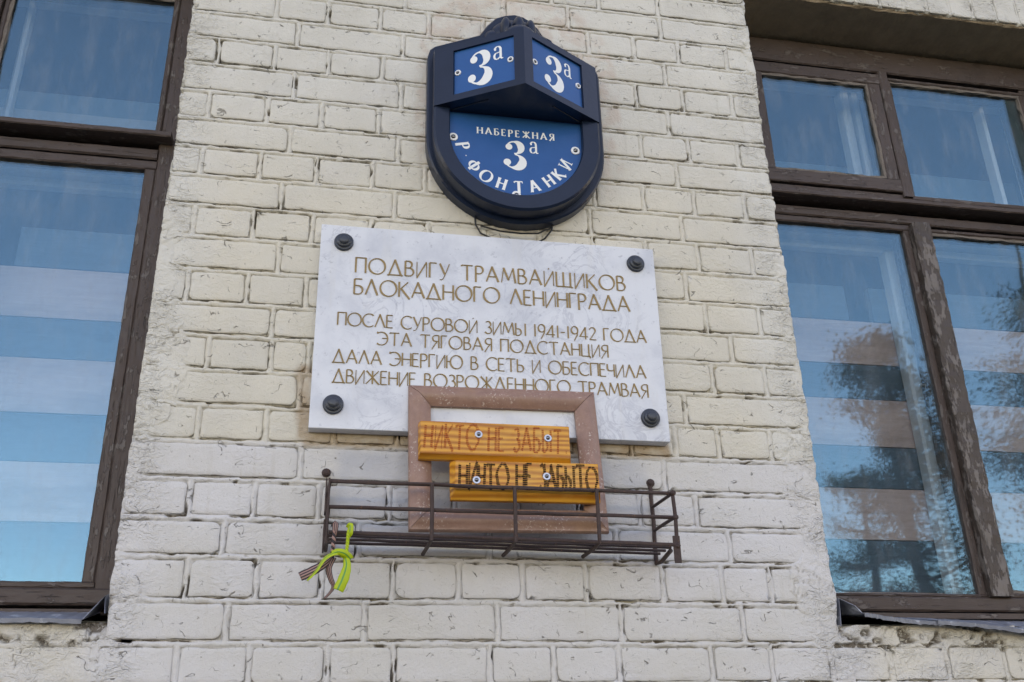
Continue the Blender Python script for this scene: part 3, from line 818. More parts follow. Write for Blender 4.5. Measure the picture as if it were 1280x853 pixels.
# bricks: every visible one is a mesh of its own, a worn rounded block
def brick_mesh(w, h, seed, proud, d=0.03, worn=None):
    rnd = random.Random(seed)
    pts = []
    r = rnd.uniform(.004, .011)
    seg = 5
    jit = .0009
    cs = [(w / 2 - r, h / 2 - r, 0), (-w / 2 + r, h / 2 - r, 90), (-w / 2 + r, -h / 2 + r, 180), (w / 2 - r, -h / 2 + r, 270)]
    for ci, (cx, cz, a0) in enumerate(cs):
        rr = r * rnd.choice((.5, .8, 1, 1.5))
        c2 = (math.copysign(w / 2 - rr, cx), math.copysign(h / 2 - rr, cz))
        for i in range(seg): pts.append((c2[0] + rr * math.cos(R(a0 + 90 * i / (seg - 1))), c2[1] + rr * math.sin(R(a0 + 90 * i / (seg - 1)))))
        nx = cs[(ci + 1) % 4]
        a = pts[-1]; bx = (math.copysign(w / 2 - r, nx[0]), math.copysign(h / 2 - r, nx[1]))
        b = {0: (bx[0], h / 2), 1: (-w / 2, bx[1]), 2: (bx[0], -h / 2), 3: (w / 2, bx[1])}[ci]
        n = max(2, int(math.hypot(a[0] - b[0], a[1] - b[1]) / .018))
        for i in range(1, n): pts.append((a[0] + (b[0] - a[0]) * i / n, a[1] + (b[1] - a[1]) * i / n))
    ph = rnd.uniform(0, 6)
    pts = [(x + rnd.uniform(-jit, jit) + .0006 * math.sin(z * 160 + ph), z + rnd.uniform(-jit, jit) + .0007 * math.sin(x * 70 + ph)) for x, z in pts]
    n = len(pts); vs = []
    tilt = rnd.uniform(-.0010, .0010)
    rings = [(0.0, d), (0.0, -proud + .0024), (.0006, -proud + .0009), (.0020, -proud), (.009, -proud - .0004)]
    for ins, y in rings:
        for x, z in pts:
            L = math.hypot(x, z) + 1e-9
            sx_ = math.copysign(min(ins, abs(x)), x); sz_ = math.copysign(min(ins, abs(z)), z)
            vs.append((x - sx_ * min(1, abs(x) / (w / 2)) ** 3, y + tilt * z / h, z - sz_ * min(1, abs(z) / (h / 2)) ** 3))
    fs = []
    for rI in range(len(rings) - 1):
        for i in range(n):
            j = (i + 1) % n
            fs.append((rI * n + i, rI * n + j, (rI + 1) * n + j, (rI + 1) * n + i))
    fs.append(tuple(range((len(rings) - 1) * n, len(rings) * n)))
    me = bpy.data.meshes.new('brick')
    me.from_pydata(vs, [], fs)
    me.materials.append(MAT['paint'])
    g = me.attributes.new('grime', 'FLOAT', 'POINT')
    gv = []
    for rI in range(len(rings)):
        for x, z in pts:
            low = 1.0 if z < -h / 2 + .004 else (.35 if z > h / 2 - .004 else .30)
            gv.append((.0, 1.0, .35, 0.0, 0.0)[rI] * low * rnd.uniform(.3, 1.0))
    g.data.foreach_set('value', gv)
    me.polygons.foreach_set('use_smooth', [True] * len(me.polygons))
    me.update()
    bm = bmesh.new(); bm.from_mesh(me); bmesh.ops.recalc_face_normals(bm, faces=bm.faces[:]); bm.to_mesh(me); bm.free()
    return me

def add_brick(x0, x1, z0, z1, seed, le=False, re=False, soldier=False):
    rnd = random.Random(seed)
    jx = JT if not soldier else .0045
    a = x0 + (0.003 if le else jx); b = x1 - (0.003 if re else jx)
    lo, hi = z0 + (JT + .0010 if not soldier else .002), z1 - (JT if not soldier else .006)
    w, h = b - a, hi - lo
    proud = rnd.uniform(.0012, .0034)
    o = bpy.data.objects.new('brick', brick_mesh(w, h, seed, proud))
    o.location = ((a + b) / 2 + rnd.uniform(-.001, .001), 0, (lo + hi) / 2 + rnd.uniform(-.0008, .0008))
    o.rotation_euler = (0, R(rnd.uniform(-.35, .35)), 0)
    link(o, wall)
for i, (a, b, c, d, le, re) in enumerate(rects): add_brick(a, b, c, d, 100 + i, le, re)
for i, (a, b, c, d) in enumerate(sold): add_brick(a, b, c, d, 900 + i, soldier=True)

# the wall beyond what the photograph shows: same bond, joined
mbk = MB()
k = -60
for row in range(-46, 47):
    za, zb = -(row + 1) * .0793, -row * .0793
    if za < -3.3: continue
    st = .262 if row % 2 == 0 else .131
    x = -4.2 + (0 if row % 2 == 0 else .065)
    while x < 5.6:
        xa, xb = x, x + st; cxm = (xa + xb) / 2; cz2 = (za + zb) / 2
        x += st
        det = (PX0 - .02 < cxm < PX1 + .02 and -1.7 < cz2 < .40) or (-.66 < cxm < 2.34 and -1.667 < cz2 < -1.46) or (PX1 - .06 < cxm < 2.5 and ZT - .03 < cz2 < ZT + .27)
        opn = (LX0 - .03 < cxm < PX0 + .03 and ZB < cz2 < ZT) or (PX1 - .03 < cxm < RX1 + .03 and ZB < cz2 < ZT)
        if det or opn: continue
        mbk.box(xa + JT, xb - JT, -.002, .012, za + JT, zb - JT)
    if False: break
far = mbk.build('brick', MAT['paint'], wall); tag(far, kind='stuff')
sheet = MB()
def rect_y(mb, x0, x1, z0, z1, y): mb.box(x0, x1, y, y + .30, z0, z1)
for (a, b, c, d) in ((-4.2, LX0, -3.35, 4), (RX1, 5.6, -3.35, 4), (LX0, RX1, -3.35, -1.70), (LX0, -.665, -1.70, ZB), (2.365, RX1, -1.70, ZB), (LX0, PX0, ZT, 4), (PX0, RX1, ZT + .275, 4)):
    rect_y(sheet, a, b, c, d, .004)
sheet.box(PX0 + .01, PX1 - .01, .012, .30, -1.70, ZT)
sheet.box(PX0 + .01, RX1, .012, .30, ZT + .012, ZT + .275)
sheet.box(-.665, 2.365, .012, .30, -1.70, ZB - .012)
bk = sheet.build('backing', MAT['dark_render'], wall)
# cement soffit over each opening
for a, b in ((PX1, RX1), (LX0, PX0)):
    s = MB(); s.bar((a + .004, .006, ZT + .001), (b - .004, .006, ZT + .001), .012, .20, 60, .0022, .004)
    s.build('soffit', MAT['soffit'], wall)

# ------------------------------------------------------------------ the building behind, the street in front (structure)
sh = MB()
GZ = -3.35
sh.box(-14, -4.2, 0.01, .30, GZ, 16.5); sh.box(5.6, 16, .01, .30, GZ, 16.5); sh.box(-4.2, 5.6, .02, .30, 4, 16.5)
sh.box(-14, -13.7, .30, 10, GZ, 16.5); sh.box(15.7, 16, .30, 10, GZ, 16.5); sh.box(-14, 16, 10, 10.3, GZ, 16.5); sh.box(-14, 16, 0.0, 10.4, 16.5, 16.8)
o = sh.build('building_shell', MAT['dark_render']); tag(o, kind='structure')
rm = MB()
rm.box(-4, 5.4, 3.2, 3.3, -2.6, .8); rm.box(-4, 5.4, .31, 3.2, .8, .9); rm.box(-4, 5.4, .31, 3.2, -2.7, -2.6); rm.box(-4.1, -4, .31, 3.3, -2.7, .9); rm.box(5.4, 5.5, .31, 3.3, -2.7, .9)
rm.box(.45, .9, .31, 3.2, -2.6, .8)
o = rm.build('room_interior', MAT['room']); tag(o, kind='structure')

def ground_mat(name, a, b, sc):
    t = NT(name); p = t.pos()
    c = t.mix(t.noise(p, sc, 6, .6), a, b)
    return t.fin(c, .85, 0, t.bump(t.noise(p, sc * 8, 4), .004))
def slab(name, x0, x1, y0, y1, z0, z1, mat):
    m = MB(); m.box(x0, x1, y0, y1, z0, z1); o = m.build(name, mat); tag(o, kind='structure'); return o
slab('pavement', -60, 60, -3.2, 0.0, GZ - .3, GZ, ground_mat('grey_paving', (.11, .105, .10), (.17, .165, .155), 3))
slab('kerb', -60, 60, -3.4, -3.2, GZ - .3, GZ + .004, ground_mat('granite_kerb', (.26, .24, .23), (.36, .34, .33), 6))
slab('road', -60, 60, -9.0, -3.4, GZ - .4, GZ - .13, ground_mat('asphalt', (.045, .045, .047), (.065, .064, .062), 5))
slab('park_ground', -600, 600, -700, -9.0, GZ - .5, GZ - .05, ground_mat('park_grass', (.04, .07, .02), (.09, .11, .04), 2))
slab('yard_ground', -600, 600, 10.3, 600, GZ - .5, GZ - .05, bpy.data.materials['park_grass'])

# trees across the road, seen mirrored in the right window
def leaf_material(name, a, b):
    t = NT(name)
    oi = t.n.new('ShaderNodeTexNoise'); t.link(t.pos(), oi.inputs['Vector']); oi.inputs['Scale'].default_value = 3
    c = t.mix(oi.outputs['Fac'], a, b)
    return t.fin(c, .6)
MAT['leaf'] = leaf_material('dark_summer_leaves', (.016, .030, .012), (.045, .065, .020))
MAT['bark'] = plain('dark_bark', (.06, .045, .035), .9, 0, .3, 8, .02)
def tree(x, y, top, base_r, seed, label, n=9000, sway=0.0):
    rnd = random.Random(seed)
    t = thing('broadleaf_tree', label, 'tree', (x, y, GZ - .05), 'trees in the park across the road')
    Ht = top - GZ
    m = MB(); m.tube([(0, 0, 0), (.05, 0, Ht * .3), (sway * .5, .1, Ht * .6), (sway, 0, Ht * .95)], [.19, .15, .09, .02], 10)
    limbs = []
    for i in range(34):
        z0 = Ht * rnd.uniform(.16, .92); a = rnd.uniform(0, 2 * math.pi); rr = base_r * (1 - (z0 / Ht)) ** .75 * rnd.uniform(.65, 1.15) + .25
        p0 = Vector((sway * z0 / Ht, 0, z0)); p2 = p0 + Vector((math.cos(a) * rr, math.sin(a) * rr, rr * rnd.uniform(.15, .55)))
        m.tube([p0, (p0 + p2) / 2 + Vector((0, 0, -.08 * rr)), p2], [.05, .03, .01], 6); limbs.append((p0, p2, rr))
    m.build('trunk', MAT['bark'], t, True)
    vs = []; fs = []
    for i in range(n):
        p0, p2, rr = rnd.choice(limbs); f = rnd.uniform(.05, 1.06)
        s = .12 + .24 * rr * (1 - abs(f - .6))
        c = p0.lerp(p2, f) + Vector((rnd.gauss(0, s), rnd.gauss(0, s), rnd.gauss(0, s * .55) - .05))
        d = Vector((rnd.uniform(-1, 1), rnd.uniform(-1, 1), rnd.uniform(-.6, .6))).normalized(); e = d.orthogonal().normalized()
        L = rnd.uniform(.035, .07)
        b = len(vs); vs += [c, c + d * L * .5 + e * L * .32, c + d * L, c + d * L * .5 - e * L * .32]; fs.append((b, b + 1, b + 2, b + 3))
    cr = mesh_obj('crown', vs, fs, MAT['leaf'], t)
    return t
tree(9.75, -11.8, 5.7, 1.45, 5, 'tall conical tree across the road mirrored in the wide lower pane of the right window', 42000)
tree(12.5, -11.6, 7.6, 2.1, 9, 'loose tree with ragged top mirrored in the far lower pane of the right window', 60000, .3)
tree(11.2, -15.5, 4.4, 2.0, 12, 'lower bushy tree standing behind the other two across the road', 20000)

# ------------------------------------------------------------------ windows
def window(name, sgn, cxo, label):
    """sgn +1: as the right window is built; -1: mirrored about the pier"""
    W = thing(name, label, 'window', (cxo, .18, ZB), 'double-glazed wooden windows either side of the pier')
    org = (cxo, .18, ZB)
    def fx(x): return x if sgn > 0 else 1.382 - x
    def bars(nm, lst, mats, parent=W, seed=0, jit=.0006):
        m = MB(org)
        for i, (p0, p1, w, d, bev, mi) in enumerate(lst):
            L = (Vector(p1) - Vector(p0)).length
            m.bar((fx(p0[0]), p0[1], p0[2]), (fx(p1[0]), p1[1], p1[2]), w, d, max(4, int(L / .02)), jit, bev, mi, seed + i)
        return m.build(nm, mats, parent)
    FX, FZ, FR = MAT['frame_x'], MAT['frame_z'], MAT['frame_raw']
    xl, xr = (1.438, 2.512)
    if sgn < 0: xl = 1.436
    # outer frame: head board, jambs, bottom rail
    bars('head_board', [((xl, .158, .2425), (xr, .158, .2425), .085, .10, .004, 0)], [FX], seed=1)
    bars('head_strip', [((xl, .182, .2945), (xr, .182, .2945), .017, .08, .003, 0)], [FX], seed=2)
    bars('jamb', [((1.476 if sgn > 0 else 1.466, .164, -1.379), (1.476 if sgn > 0 else 1.466, .163, .198), .062 if sgn > 0 else .064, .10, .004, 0)], [FZ], seed=3)
    bars('jamb', [((2.468, .163, -1.379), (2.468, .163, .198), .09, .10, .004, 0)], [FZ], seed=4)
    bars('bottom_rail', [((xl, .150, -1.397), (xr, .150, -1.397), .034, .12, .004, 0)], [FX], seed=5)
    # transom with its drip board standing proud of the frame
    tr = bars('transom', [((1.472, .235, -.297), (2.422, .235, -.297), .020, .05, .004, 0), ((1.4985, .161, -.321), (2.422, .161, -.321), .030, .09, .004, 0)], [FX], seed=6)
    bars('rail', [((xl + .03, .158, -.2565), (xr - .04, .158, -.2565), .035, .05, .003, 0)] if sgn > 0 else [((xl + .03, .166, -.2755), (xr - .04, .166, -.2755), .004, .05, .001, 0)], [FX], parent=tr, seed=17)
    bars('drip_board', [((xl + .03, .126, -.282), (xr - .04, .126, -.282), .016, .085, .003, 0)], [FX], parent=tr, seed=7)
    bars('mullion', [((1.953, .138, -1.379), (1.953, .138, -.342), .056, .11, .005, 0)], [FR], seed=8, jit=.002)
    bars('mullion', [((1.941, .150, -.250), (1.941, .150, .198), .030, .10, .003, 0)], [FZ], seed=9)
    # glazing bars of the lower lights
    def pane(parent, x0, x1, z0, z1, y=.182):
        m = MB(org); m.box(fx(x0), fx(x1), y, y + .004, z0, z1)
        return m.build('pane', MAT['glass'], parent)
    def sash(x0, x1, z0, z1, w, y, wb=None, putty=True, seed=20):
        wb = wb or w
        s = bars('sash', [((x0, y, z1 - w / 2), (x1, y, z1 - w / 2), w, .03, .003, 0), ((x0, y, z0 + wb / 2), (x1, y, z0 + wb / 2), wb, .03, .003, 0),
                          ((x0 + w / 2, y + .0015, z0 + wb), (x0 + w / 2, y + .0015, z1 - w), w, .03, .003, 1), ((x1 - w / 2, y + .0015, z0 + wb), (x1 - w / 2, y + .0015, z1 - w), w, .03, .003, 1)], [FX, FZ], seed=seed)
        pane(s, x0 + w - .004, x1 - w + .004, z0 + wb - .004, z1 - w + .004, y + .012)
        if putty:
            bars('putty', [((x0 + w, y + .004, z1 - w - .003), (x1 - w, y + .004, z1 - w - .003), .010, .008, .001, 0), ((x1 - w - .003, y + .004, z0 + wb), (x1 - w - .003, y + .004, z1 - w), .009, .008, .001, 0),
                           ((x0 + w, y + .004, z0 + wb + .003), (x1 - w, y + .004, z0 + wb + .003), .007, .008, .001, 0)], [MAT['putty']], parent=s, seed=seed + 3, jit=.0022)
        return s
    if sgn > 0:
        sash(1.500, 1.924, -.236, .186, .040, .150, .042)                       # small hinged vent
        sash(1.956, 2.424, -.256, .184, .012, .157, .010, seed=30)              # puttied fixed light
        sash(2.018 - .034, 2.424, -1.379, -.342, .012, .166, seed=35)
        sash(1.500, 1.925, -1.379, -.340, .020, .160, .008, False, seed=40)
    else:
        sash(1.498, 1.924, -.274, .190, .014, .160, .011, seed=30)
        sash(1.956, 2.424, -.273, .186, .030, .150, .030)
        sash(1.497, 1.925, -1.379, -.340, .026, .163, .014, False, seed=40)
        sash(1.984, 2.424, -1.379, -.342, .012, .166, seed=35)
    return W, org, fx, bars
WR, oR, fR, barsR = window('casement_window', 1, 1.975, 'weathered brown wooden window right of the plaque, trees mirrored in its lower panes')
WL, oL, fL, barsL = window('casement_window', -1, -.575, 'weathered brown wooden window left of the plaque, mirroring only clear sky')

# inner white sashes and the striped boards behind the glass
def inner(sgn, label):
    def fx(x): return x if sgn > 0 else 1.382 - x
    W = thing('inner_window', label, 'inner window', (fx(1.975), .27, ZB), 'white inner sashes behind the outer glass')
    org = (fx(1.975), .27, ZB)
    def bars(nm, lst, parent=W):
        m = MB(org)
        for i, (p0, p1, w, d) in enumerate(lst):
            m.bar((fx(p0[0]), p0[1], p0[2]), (fx(p1[0]), p1[1], p1[2]), w, d, 10, .0006, .006, 0, i)
        return m.build(nm, [MAT['inner']], parent)
    y = .262
    bars('top_rail', [((1.44, y, .235), (2.51, y, .235), .05, .04)])
    bars('transom', [((1.44, y, -.315), (2.51, y, -.315), .040, .045), ((1.44, y + .008, -.358), (2.51, y + .008, -.358), .022, .03)])
    bars('bottom_rail', [((1.44, y, -1.405), (2.51, y, -1.405), .05, .04)])
    bars('stile', [((1.470, y, -1.38), (1.470, y, .21), .05, .04)])
    bars('stile', [((2.480, y, -1.38), (2.480, y, .21), .05, .04)])
    if sgn > 0:
        bars('stile', [((1.928, y, -1.38), (1.928, y, -.37), .042, .04)])
        bars('stile', [((1.995, y, -1.38), (1.995, y, -.37), .052, .035)])
        bars('stile', [((1.875, y, -.29), (1.875, y, .205), .028, .04)])
        bars('stile', [((1.912, y, -.29), (1.912, y, .205), .020, .035)])
        bars('stile', [((2.36, y, -.29), (2.36, y, .205), .014, .04)])
        m = MB(org); m.tube([(1.93, y - .004, -.79), (1.93, y - .03, -.80), (1.932, y - .03, -.88), (1.932, y - .004, -.89)], .006, 8)
        m.build('handle', MAT['inner'], W, True)
    else:
        bars('stile', [((1.928, y, -1.38), (1.928, y, -.37), .042, .04)])
        bars('stile', [((1.900, y, -.29), (1.900, y, .205), .014, .03)])
    return W
inner(1, 'white inner sashes and curved handle inside the right window')
inner(-1, 'white inner sashes inside the left window, seen through its glass')
def boards(x0, x1, label, notch=None):
    t = thing('plank_screen', label, 'board screen', ((x0 + x1) / 2, .32, -1.37), 'striped plank screens behind the windows')
    org = t.location
    edges = [(-1.372, -1.343, 1), (-1.343, -1.211, 0), (-1.210, -1.073, 1), (-1.072, -.957, 0), (-.956, -.820, 1), (-.819, -.716, 0), (-.715, -.581, 1), (-.580, -.470, 0)]
    for i, (a, b, wood) in enumerate(edges):
        m = MB(org)
        if i == 7 and notch:
            for u, v in notch: m.box(u, v, .31, .33, a + .001, b - .001, .0008)
        elif i == 0: m.box(x0, x1, .3105, .33, a, b, .0008)
        else: m.box(x0, x1, .31 + .001 * (i % 2), .33, a + .0006, b - .0006, .0008)
        o = m.build('plank', MAT['plank_wood' if wood else 'plank_blue'], t)
    m = MB(org)
    for xx in (x0 + .05, x1 - .05, (x0 + x1) / 2): m.box(xx - .02, xx + .02, .331, .35, -1.372, -.47)
    m.build('batten', MAT['plank_wood'], t)
boards(1.47, 2.49, 'screen of alternate pale wood and blue planks behind the right window', [(1.47, 1.782), (1.86, 2.49)])
boards(-1.08, -.095, 'screen of alternate pale wood and blue planks behind the left window', [(-1.08, -.60), (-.44, -.095)])
def blind(x0, x1, z1, y, mat, label, cat='board'):
    m = MB((x0, y, -.30)); m.box(x0, x1, y, y + .01, -.30, z1, .002)
    o = m.build('pale_board', MAT[mat], None); o.location = (x0, y, -.30)
    tag(o, label, cat, 'boards standing behind the upper lights')
blind(1.44, 2.5, -.118, .330, 'board_pale', 'low greyish board just behind the upper panes of the right window')
blind(1.44, 2.5, -.012, .365, 'board_blue', 'taller dull blue board behind the pale one in the right window')
blind(-1.08, -.1, -.105, .330, 'board_pale', 'low greyish board just behind the upper pane of the left window')
blind(-1.08, -.1, -.020, .365, 'board_blue', 'taller dull blue board behind the pale one in the left window')

# ------------------------------------------------------------------ sill flashings (parts of the windows)
def sheet_metal(name, parent, org, rows, mats, smooth=False, thick=.0012):
    """rows of points (each row same length) joined to a folded sheet"""
    vs = []; fs = []; nr = len(rows); nc = len(rows[0])
    for r_ in rows: vs += [Vector(p) - Vector(org) for p in r_]
    for i in range(nr - 1):
        for j in range(nc - 1): fs.append((i * nc + j, i * nc + j + 1, (i + 1) * nc + j + 1, (i + 1) * nc + j))
    o = mesh_obj(name, vs, fs, mats, parent, smooth)
    md = o.modifiers.new('thickness', 'SOLIDIFY'); md.thickness = thick
    return o
rnd = random.Random(4)
def flashing_rows(x0, x1, zb, zf0, zf1, yf, n=46, drop=.012, curl=0):
    rows = [[], [], [], []]
    for i in range(n + 1):
        t_ = i / n; x = x0 + (x1 - x0) * t_
        zf = zf0 + (zf1 - zf0) * t_ + rnd.uniform(-.0007, .0007) + .0015 * math.sin(x * 23)
        y1 = yf + rnd.uniform(-.0008, .0008) + .003 * math.sin(x * 17)
        rows[0].append((x, .165, zb)); rows[1].append((x, .08, (zb * .55 + zf * .45) + rnd.uniform(-.0012, .0012)))
        rows[2].append((x, y1, zf)); rows[3].append((x, y1 + .002, zf - drop + rnd.uniform(-.001, .001)))
    return rows
sheet_metal('flashing', WR, oR, flashing_rows(1.478, 1.66, -1.424, -1.4475, -1.4665, -.034, drop=.007), MAT['flash'])
sheet_metal('flashing', WR, oR, flashing_rows(1.645, 2.50, -1.424, -1.463, -1.530, -.038, 90, .007), MAT['flash'])
sheet_metal('flashing', WL, oL, flashing_rows(-1.09, -.088, -1.424, -1.466, -1.466, -.022, 90, .007), MAT['flash'])
# turned-up ends, bent and dark
sheet_metal('flashing', WR, oR, [[(1.478, .15, -1.424), (1.478, .06, -1.437), (1.482, -.022, -1.448)], [(1.462, .15, -1.408), (1.464, .06, -1.418), (1.468, -.018, -1.430)], [(1.446, .15, -1.400), (1.446, .06, -1.404), (1.444, .0, -1.412)], [(1.440, .15, -1.44), (1.438, .06, -1.455), (1.436, -.006, -1.470)]], MAT['flash'])
sheet_metal('flashing', WL, oL, [[(-.088, .15, -1.424), (-.088, .06, -1.446), (-.088, -.022, -1.466)], [(-.078, .15, -1.410), (-.076, .06, -1.425), (-.074, -.014, -1.445)], [(-.064, .15, -1.396), (-.060, .06, -1.405), (-.060, .01, -1.418)], [(-.056, .15, -1.43), (-.054, .06, -1.44), (-.054, .0, -1.452)]], MAT['flash'])
bars_under = MB(oR); bars_under.box(1.44, 2.51, .10, .20, -1.438, -1.4255); bars_under.build('sub_sill', MAT['frame_x'], WR)
bars_under = MB(oL); bars_under.box(-1.09, -.07, .125, .20, -1.438, -1.4255); bars_under.build('sub_sill', MAT['frame_x'], WL)

# ------------------------------------------------------------------ memorial plaque
PL = (0.687, -.005, -1.083)
plaque = thing('memorial_plaque', 'white marble memorial plaque with gold lettering held by four dark bolts', 'plaque', PL)
m = MB(PL); m.box(.2965, 1.0785, -.035, -.004, -1.083, -.599, .0018)
m.build('slab', MAT['marble'], plaque)
lines = [('ПОДВИГУ ТРАМВАЙЩИКОВ', .377, 1.001, -.7165, .0375, .105), ('БЛОКАДНОГО ЛЕНИНГРАДА', .376, 1.008, -.7700, .0375, .105),
         ('ПОСЛЕ СУРОВОЙ ЗИМЫ 1941-1942 ГОДА', .344, 1.042, -.8470, .0300, .10), ('ЭТА ТЯГОВАЯ ПОДСТАНЦИЯ', .432, .949, -.8885, .0295, .10),
         ('ДАЛА ЭНЕРГИЮ В СЕТЬ И ОБЕСПЕЧИЛА', .338, 1.034, -.9350, .0300, .10), ('ДВИЖЕНИЕ ВОЗРОЖДЁННОГО ТРАМВАЯ'.replace('Ё', 'Е'), .340, 1.036, -.9805, .0300, .10)]
for tx, a, b, zb_, h_, th in lines:
    def flush(mm):
        mm.build('inscription', MAT['gold'], plaque, fix=False); return MB(PL)
    text_line(MB(PL), tx, a, b, zb_, h_, -.035, flush, thick=th * 1.16, thin=.5, nib=22, groove=.0011)
for bx, bz in ((.348, -.643), (1.031, -.643), (.344, -1.031), (1.036, -1.030)):
    m = MB(PL); m.lathe((bx, -.035, bz), (0, -1, 0), [(.0215, 0), (.0215, .005), (.020, .007), (.0165, .0075), (.0165, .012), (.0150, .0135), (.0115, .014), (.0110, .019), (.0095, .0205), (.004, .021)], 28)
    m.build('bolt', MAT['bolt'], plaque, True)

# ------------------------------------------------------------------ house number sign
SG = (.75, 0, -.33)
sign = thing('house_number_sign', 'dark navy shield-shaped street sign with blue number plates above the plaque', 'sign', SG)
def ushape(cx, half, zc, top, n=28, rtop=.0):
    pts = [(cx + half * math.cos(R(180 + 180 * i / n)), zc + half * math.sin(R(180 + 180 * i / n))) for i in range(n + 1)]
    return pts + [(cx + half, top)], [(cx - half, top)] + pts
# back plate with the crest
cxs = .752
arcpts = [(cxs + .222 * math.cos(R(180 + 180 * i / 32)), -.335 + .222 * math.sin(R(180 + 180 * i / 32))) for i in range(33)]
topl = [(.974, -.10), (.971, -.085), (.962, -.070), (.858, -.008), (.853, .006), (.842, .012), (.830, .018), (.818, .040), (.800, .060), (.780, .073), (.757, .078), (.732, .072), (.706, .059), (.684, .032), (.663, -.003), (.548, -.056), (.536, -.068), (.530, -.090)]
m = MB(SG); m.prism(arcpts + topl, -.036, -.002, 0, .004)
m.build('back_plate', MAT['navy'], sign)
# body: ring round the lower plate
cxb, hb = .747, .205
zso = -.276
n = 40
outer = [(cxb - hb, zso)] + [(cxb + hb * math.cos(R(180 + 180 * i / n)), -.341 + hb * math.sin(R(180 + 180 * i / n))) for i in range(n + 1)] + [(cxb + hb, zso)]
cxp, hp = .744, .163
innr = [(cxp - hp, zso)] + [(cxp + hp * math.cos(R(180 + 180 * i / n)), -.342 + hp * math.sin(R(180 + 180 * i / n))) for i in range(n + 1)] + [(cxp + hp, zso)]
NN = len(outer)
def shrink(pts, cx, cz, d):
    out = []
    for x, z in pts:
        vx, vz = x - cx, (z - cz if z < cz else 0); L = math.hypot(vx, vz)
        out.append((x - vx / L * d, z - vz / L * d))
    return out
vs = [(x, -.036, z) for x, z in outer] + [(x, -.075, z) for x, z in outer] + [(x, -.080, z) for x, z in shrink(outer, cxb, -.341, .005)] + [(x, -.080, z) for x, z in shrink(innr, cxp, -.342, -.002)] + [(x, -.078, z) for x, z in innr] + [(x, -.060, z) for x, z in innr]
fs = []
for r_ in range(5):
    for i in range(NN - 1): fs.append((r_ * NN + i, r_ * NN + i + 1, (r_ + 1) * NN + i + 1, (r_ + 1) * NN + i))
m = MB(SG); m.add(vs, fs)
# wedge over it: two faces meeting at a nose, framed round the number plates
A = Vector((cxb - hb, -.080, 0)); B = Vector((.742, -.198, 0)); D = Vector((cxb + hb, -.080, 0))
zt = -.108
def framed(mb, P, Q, z0, z1, ml, mr, mb_, mt, dep):
    """a face from P to Q with a rectangular recess"""
    u = (Q - P); L = u.length; u.normalize(); nrm = Vector((u.y, -u.x, 0)).normalized()
    if nrm.y > 0: nrm = -nrm
    def pt(a, z, o=0.0): p = P + u * a + nrm * o; return (p.x, p.y, z)
    O = [(0, z0), (L, z0), (L, z1), (0, z1)]; I = [(ml, z0 + mb_), (L - mr, z0 + mb_), (L - mr, z1 - mt), (ml, z1 - mt)]
    vs = [pt(a, z) for a, z in O] + [pt(a, z, .0) for a, z in I] + [pt(a + (.001 if i in (0, 3) else -.001), z, -dep) for i, (a, z) in enumerate(I)]
    fs = []
    for i in range(4):
        j = (i + 1) % 4; fs += [(i, j, 4 + j, 4 + i), (4 + i, 4 + j, 8 + j, 8 + i)]
    mb.add(vs, fs)
    return u, nrm, P + u * ml - nrm * dep, L - ml - mr
LW = framed(m, A, B, zso, zt, .050, .026, .018, .018, .007)
RW = framed(m, B, D, zso, zt, .026, .050, .018, .018, .007)
# underside, roof, flanks of the wedge
def P3(p, z): return (p.x, p.y, z)
e_ = .010
m.add([P3(A, zso), P3(B, zso), P3(D, zso), (cxb + hb, -.036, zso), (cxb - hb, -.036, zso)], [(0, 1, 2, 3, 4)])
m.add([P3(A, zt), P3(B, zt), P3(D, zt), (cxb + hb, -.036, zt + .012), (.757, -.036, zt + .075), (cxb - hb, -.036, zt + .012)], [(0, 1, 4, 5), (1, 2, 3, 4)])
for q_ in (A, D): m.add([P3(q_, zso), P3(q_, zt), (q_.x, -.036, zt + .012), (q_.x, -.036, zso)], [(0, 1, 2, 3)])
m.build('body', MAT['navy'], sign, fix=True)
# raised rib lines on the soffit
for q_, s_ in ((A, 1), (D, -1)):
    m = MB(SG); a = Vector((q_.x + s_ * .030, -.062, zso - .001)); b = Vector((.744, -.175, zso - .001))
    m.tube([a, a.lerp(b, .55)], .0014, 6); m.build('rib', MAT['navy'], sign)
# crest ornament: a shell of lobes on the nose top
m = MB(SG)
for i, (dx, dz, sx_, sz_, yy, hy) in enumerate([(0, .002, .070, .050, -.034, .040), (-.032, .000, .015, .040, -.060, .028), (.032, .000, .015, .040, -.060, .028), (.0, .000, .017, .042, -.062, .036), (-.060, -.014, .026, .030, -.034, .024), (.062, -.014, .026, .030, -.034, .024), (0, -.040, .050, .040, -.060, .060)]):
    vs = []; fs = []; nu, nv = 16, 8
    for a in range(nv + 1):
        ph = math.pi / 2 * a / nv
        for b in range(nu):
            th = 2 * math.pi * b / nu
            vs.append((.757 + dx + sx_ * math.cos(ph) * math.cos(th), yy - hy * math.sin(ph), -.005 + dz + sz_ * math.cos(ph) * math.sin(th)))
    for a in range(nv):
        for b in range(nu):
            c = (b + 1) % nu; fs.append((a * nu + b, a * nu + c, (a + 1) * nu + c, (a + 1) * nu + b))
    m.add(vs, fs)
m.build('crest', MAT['navy'], sign, True)
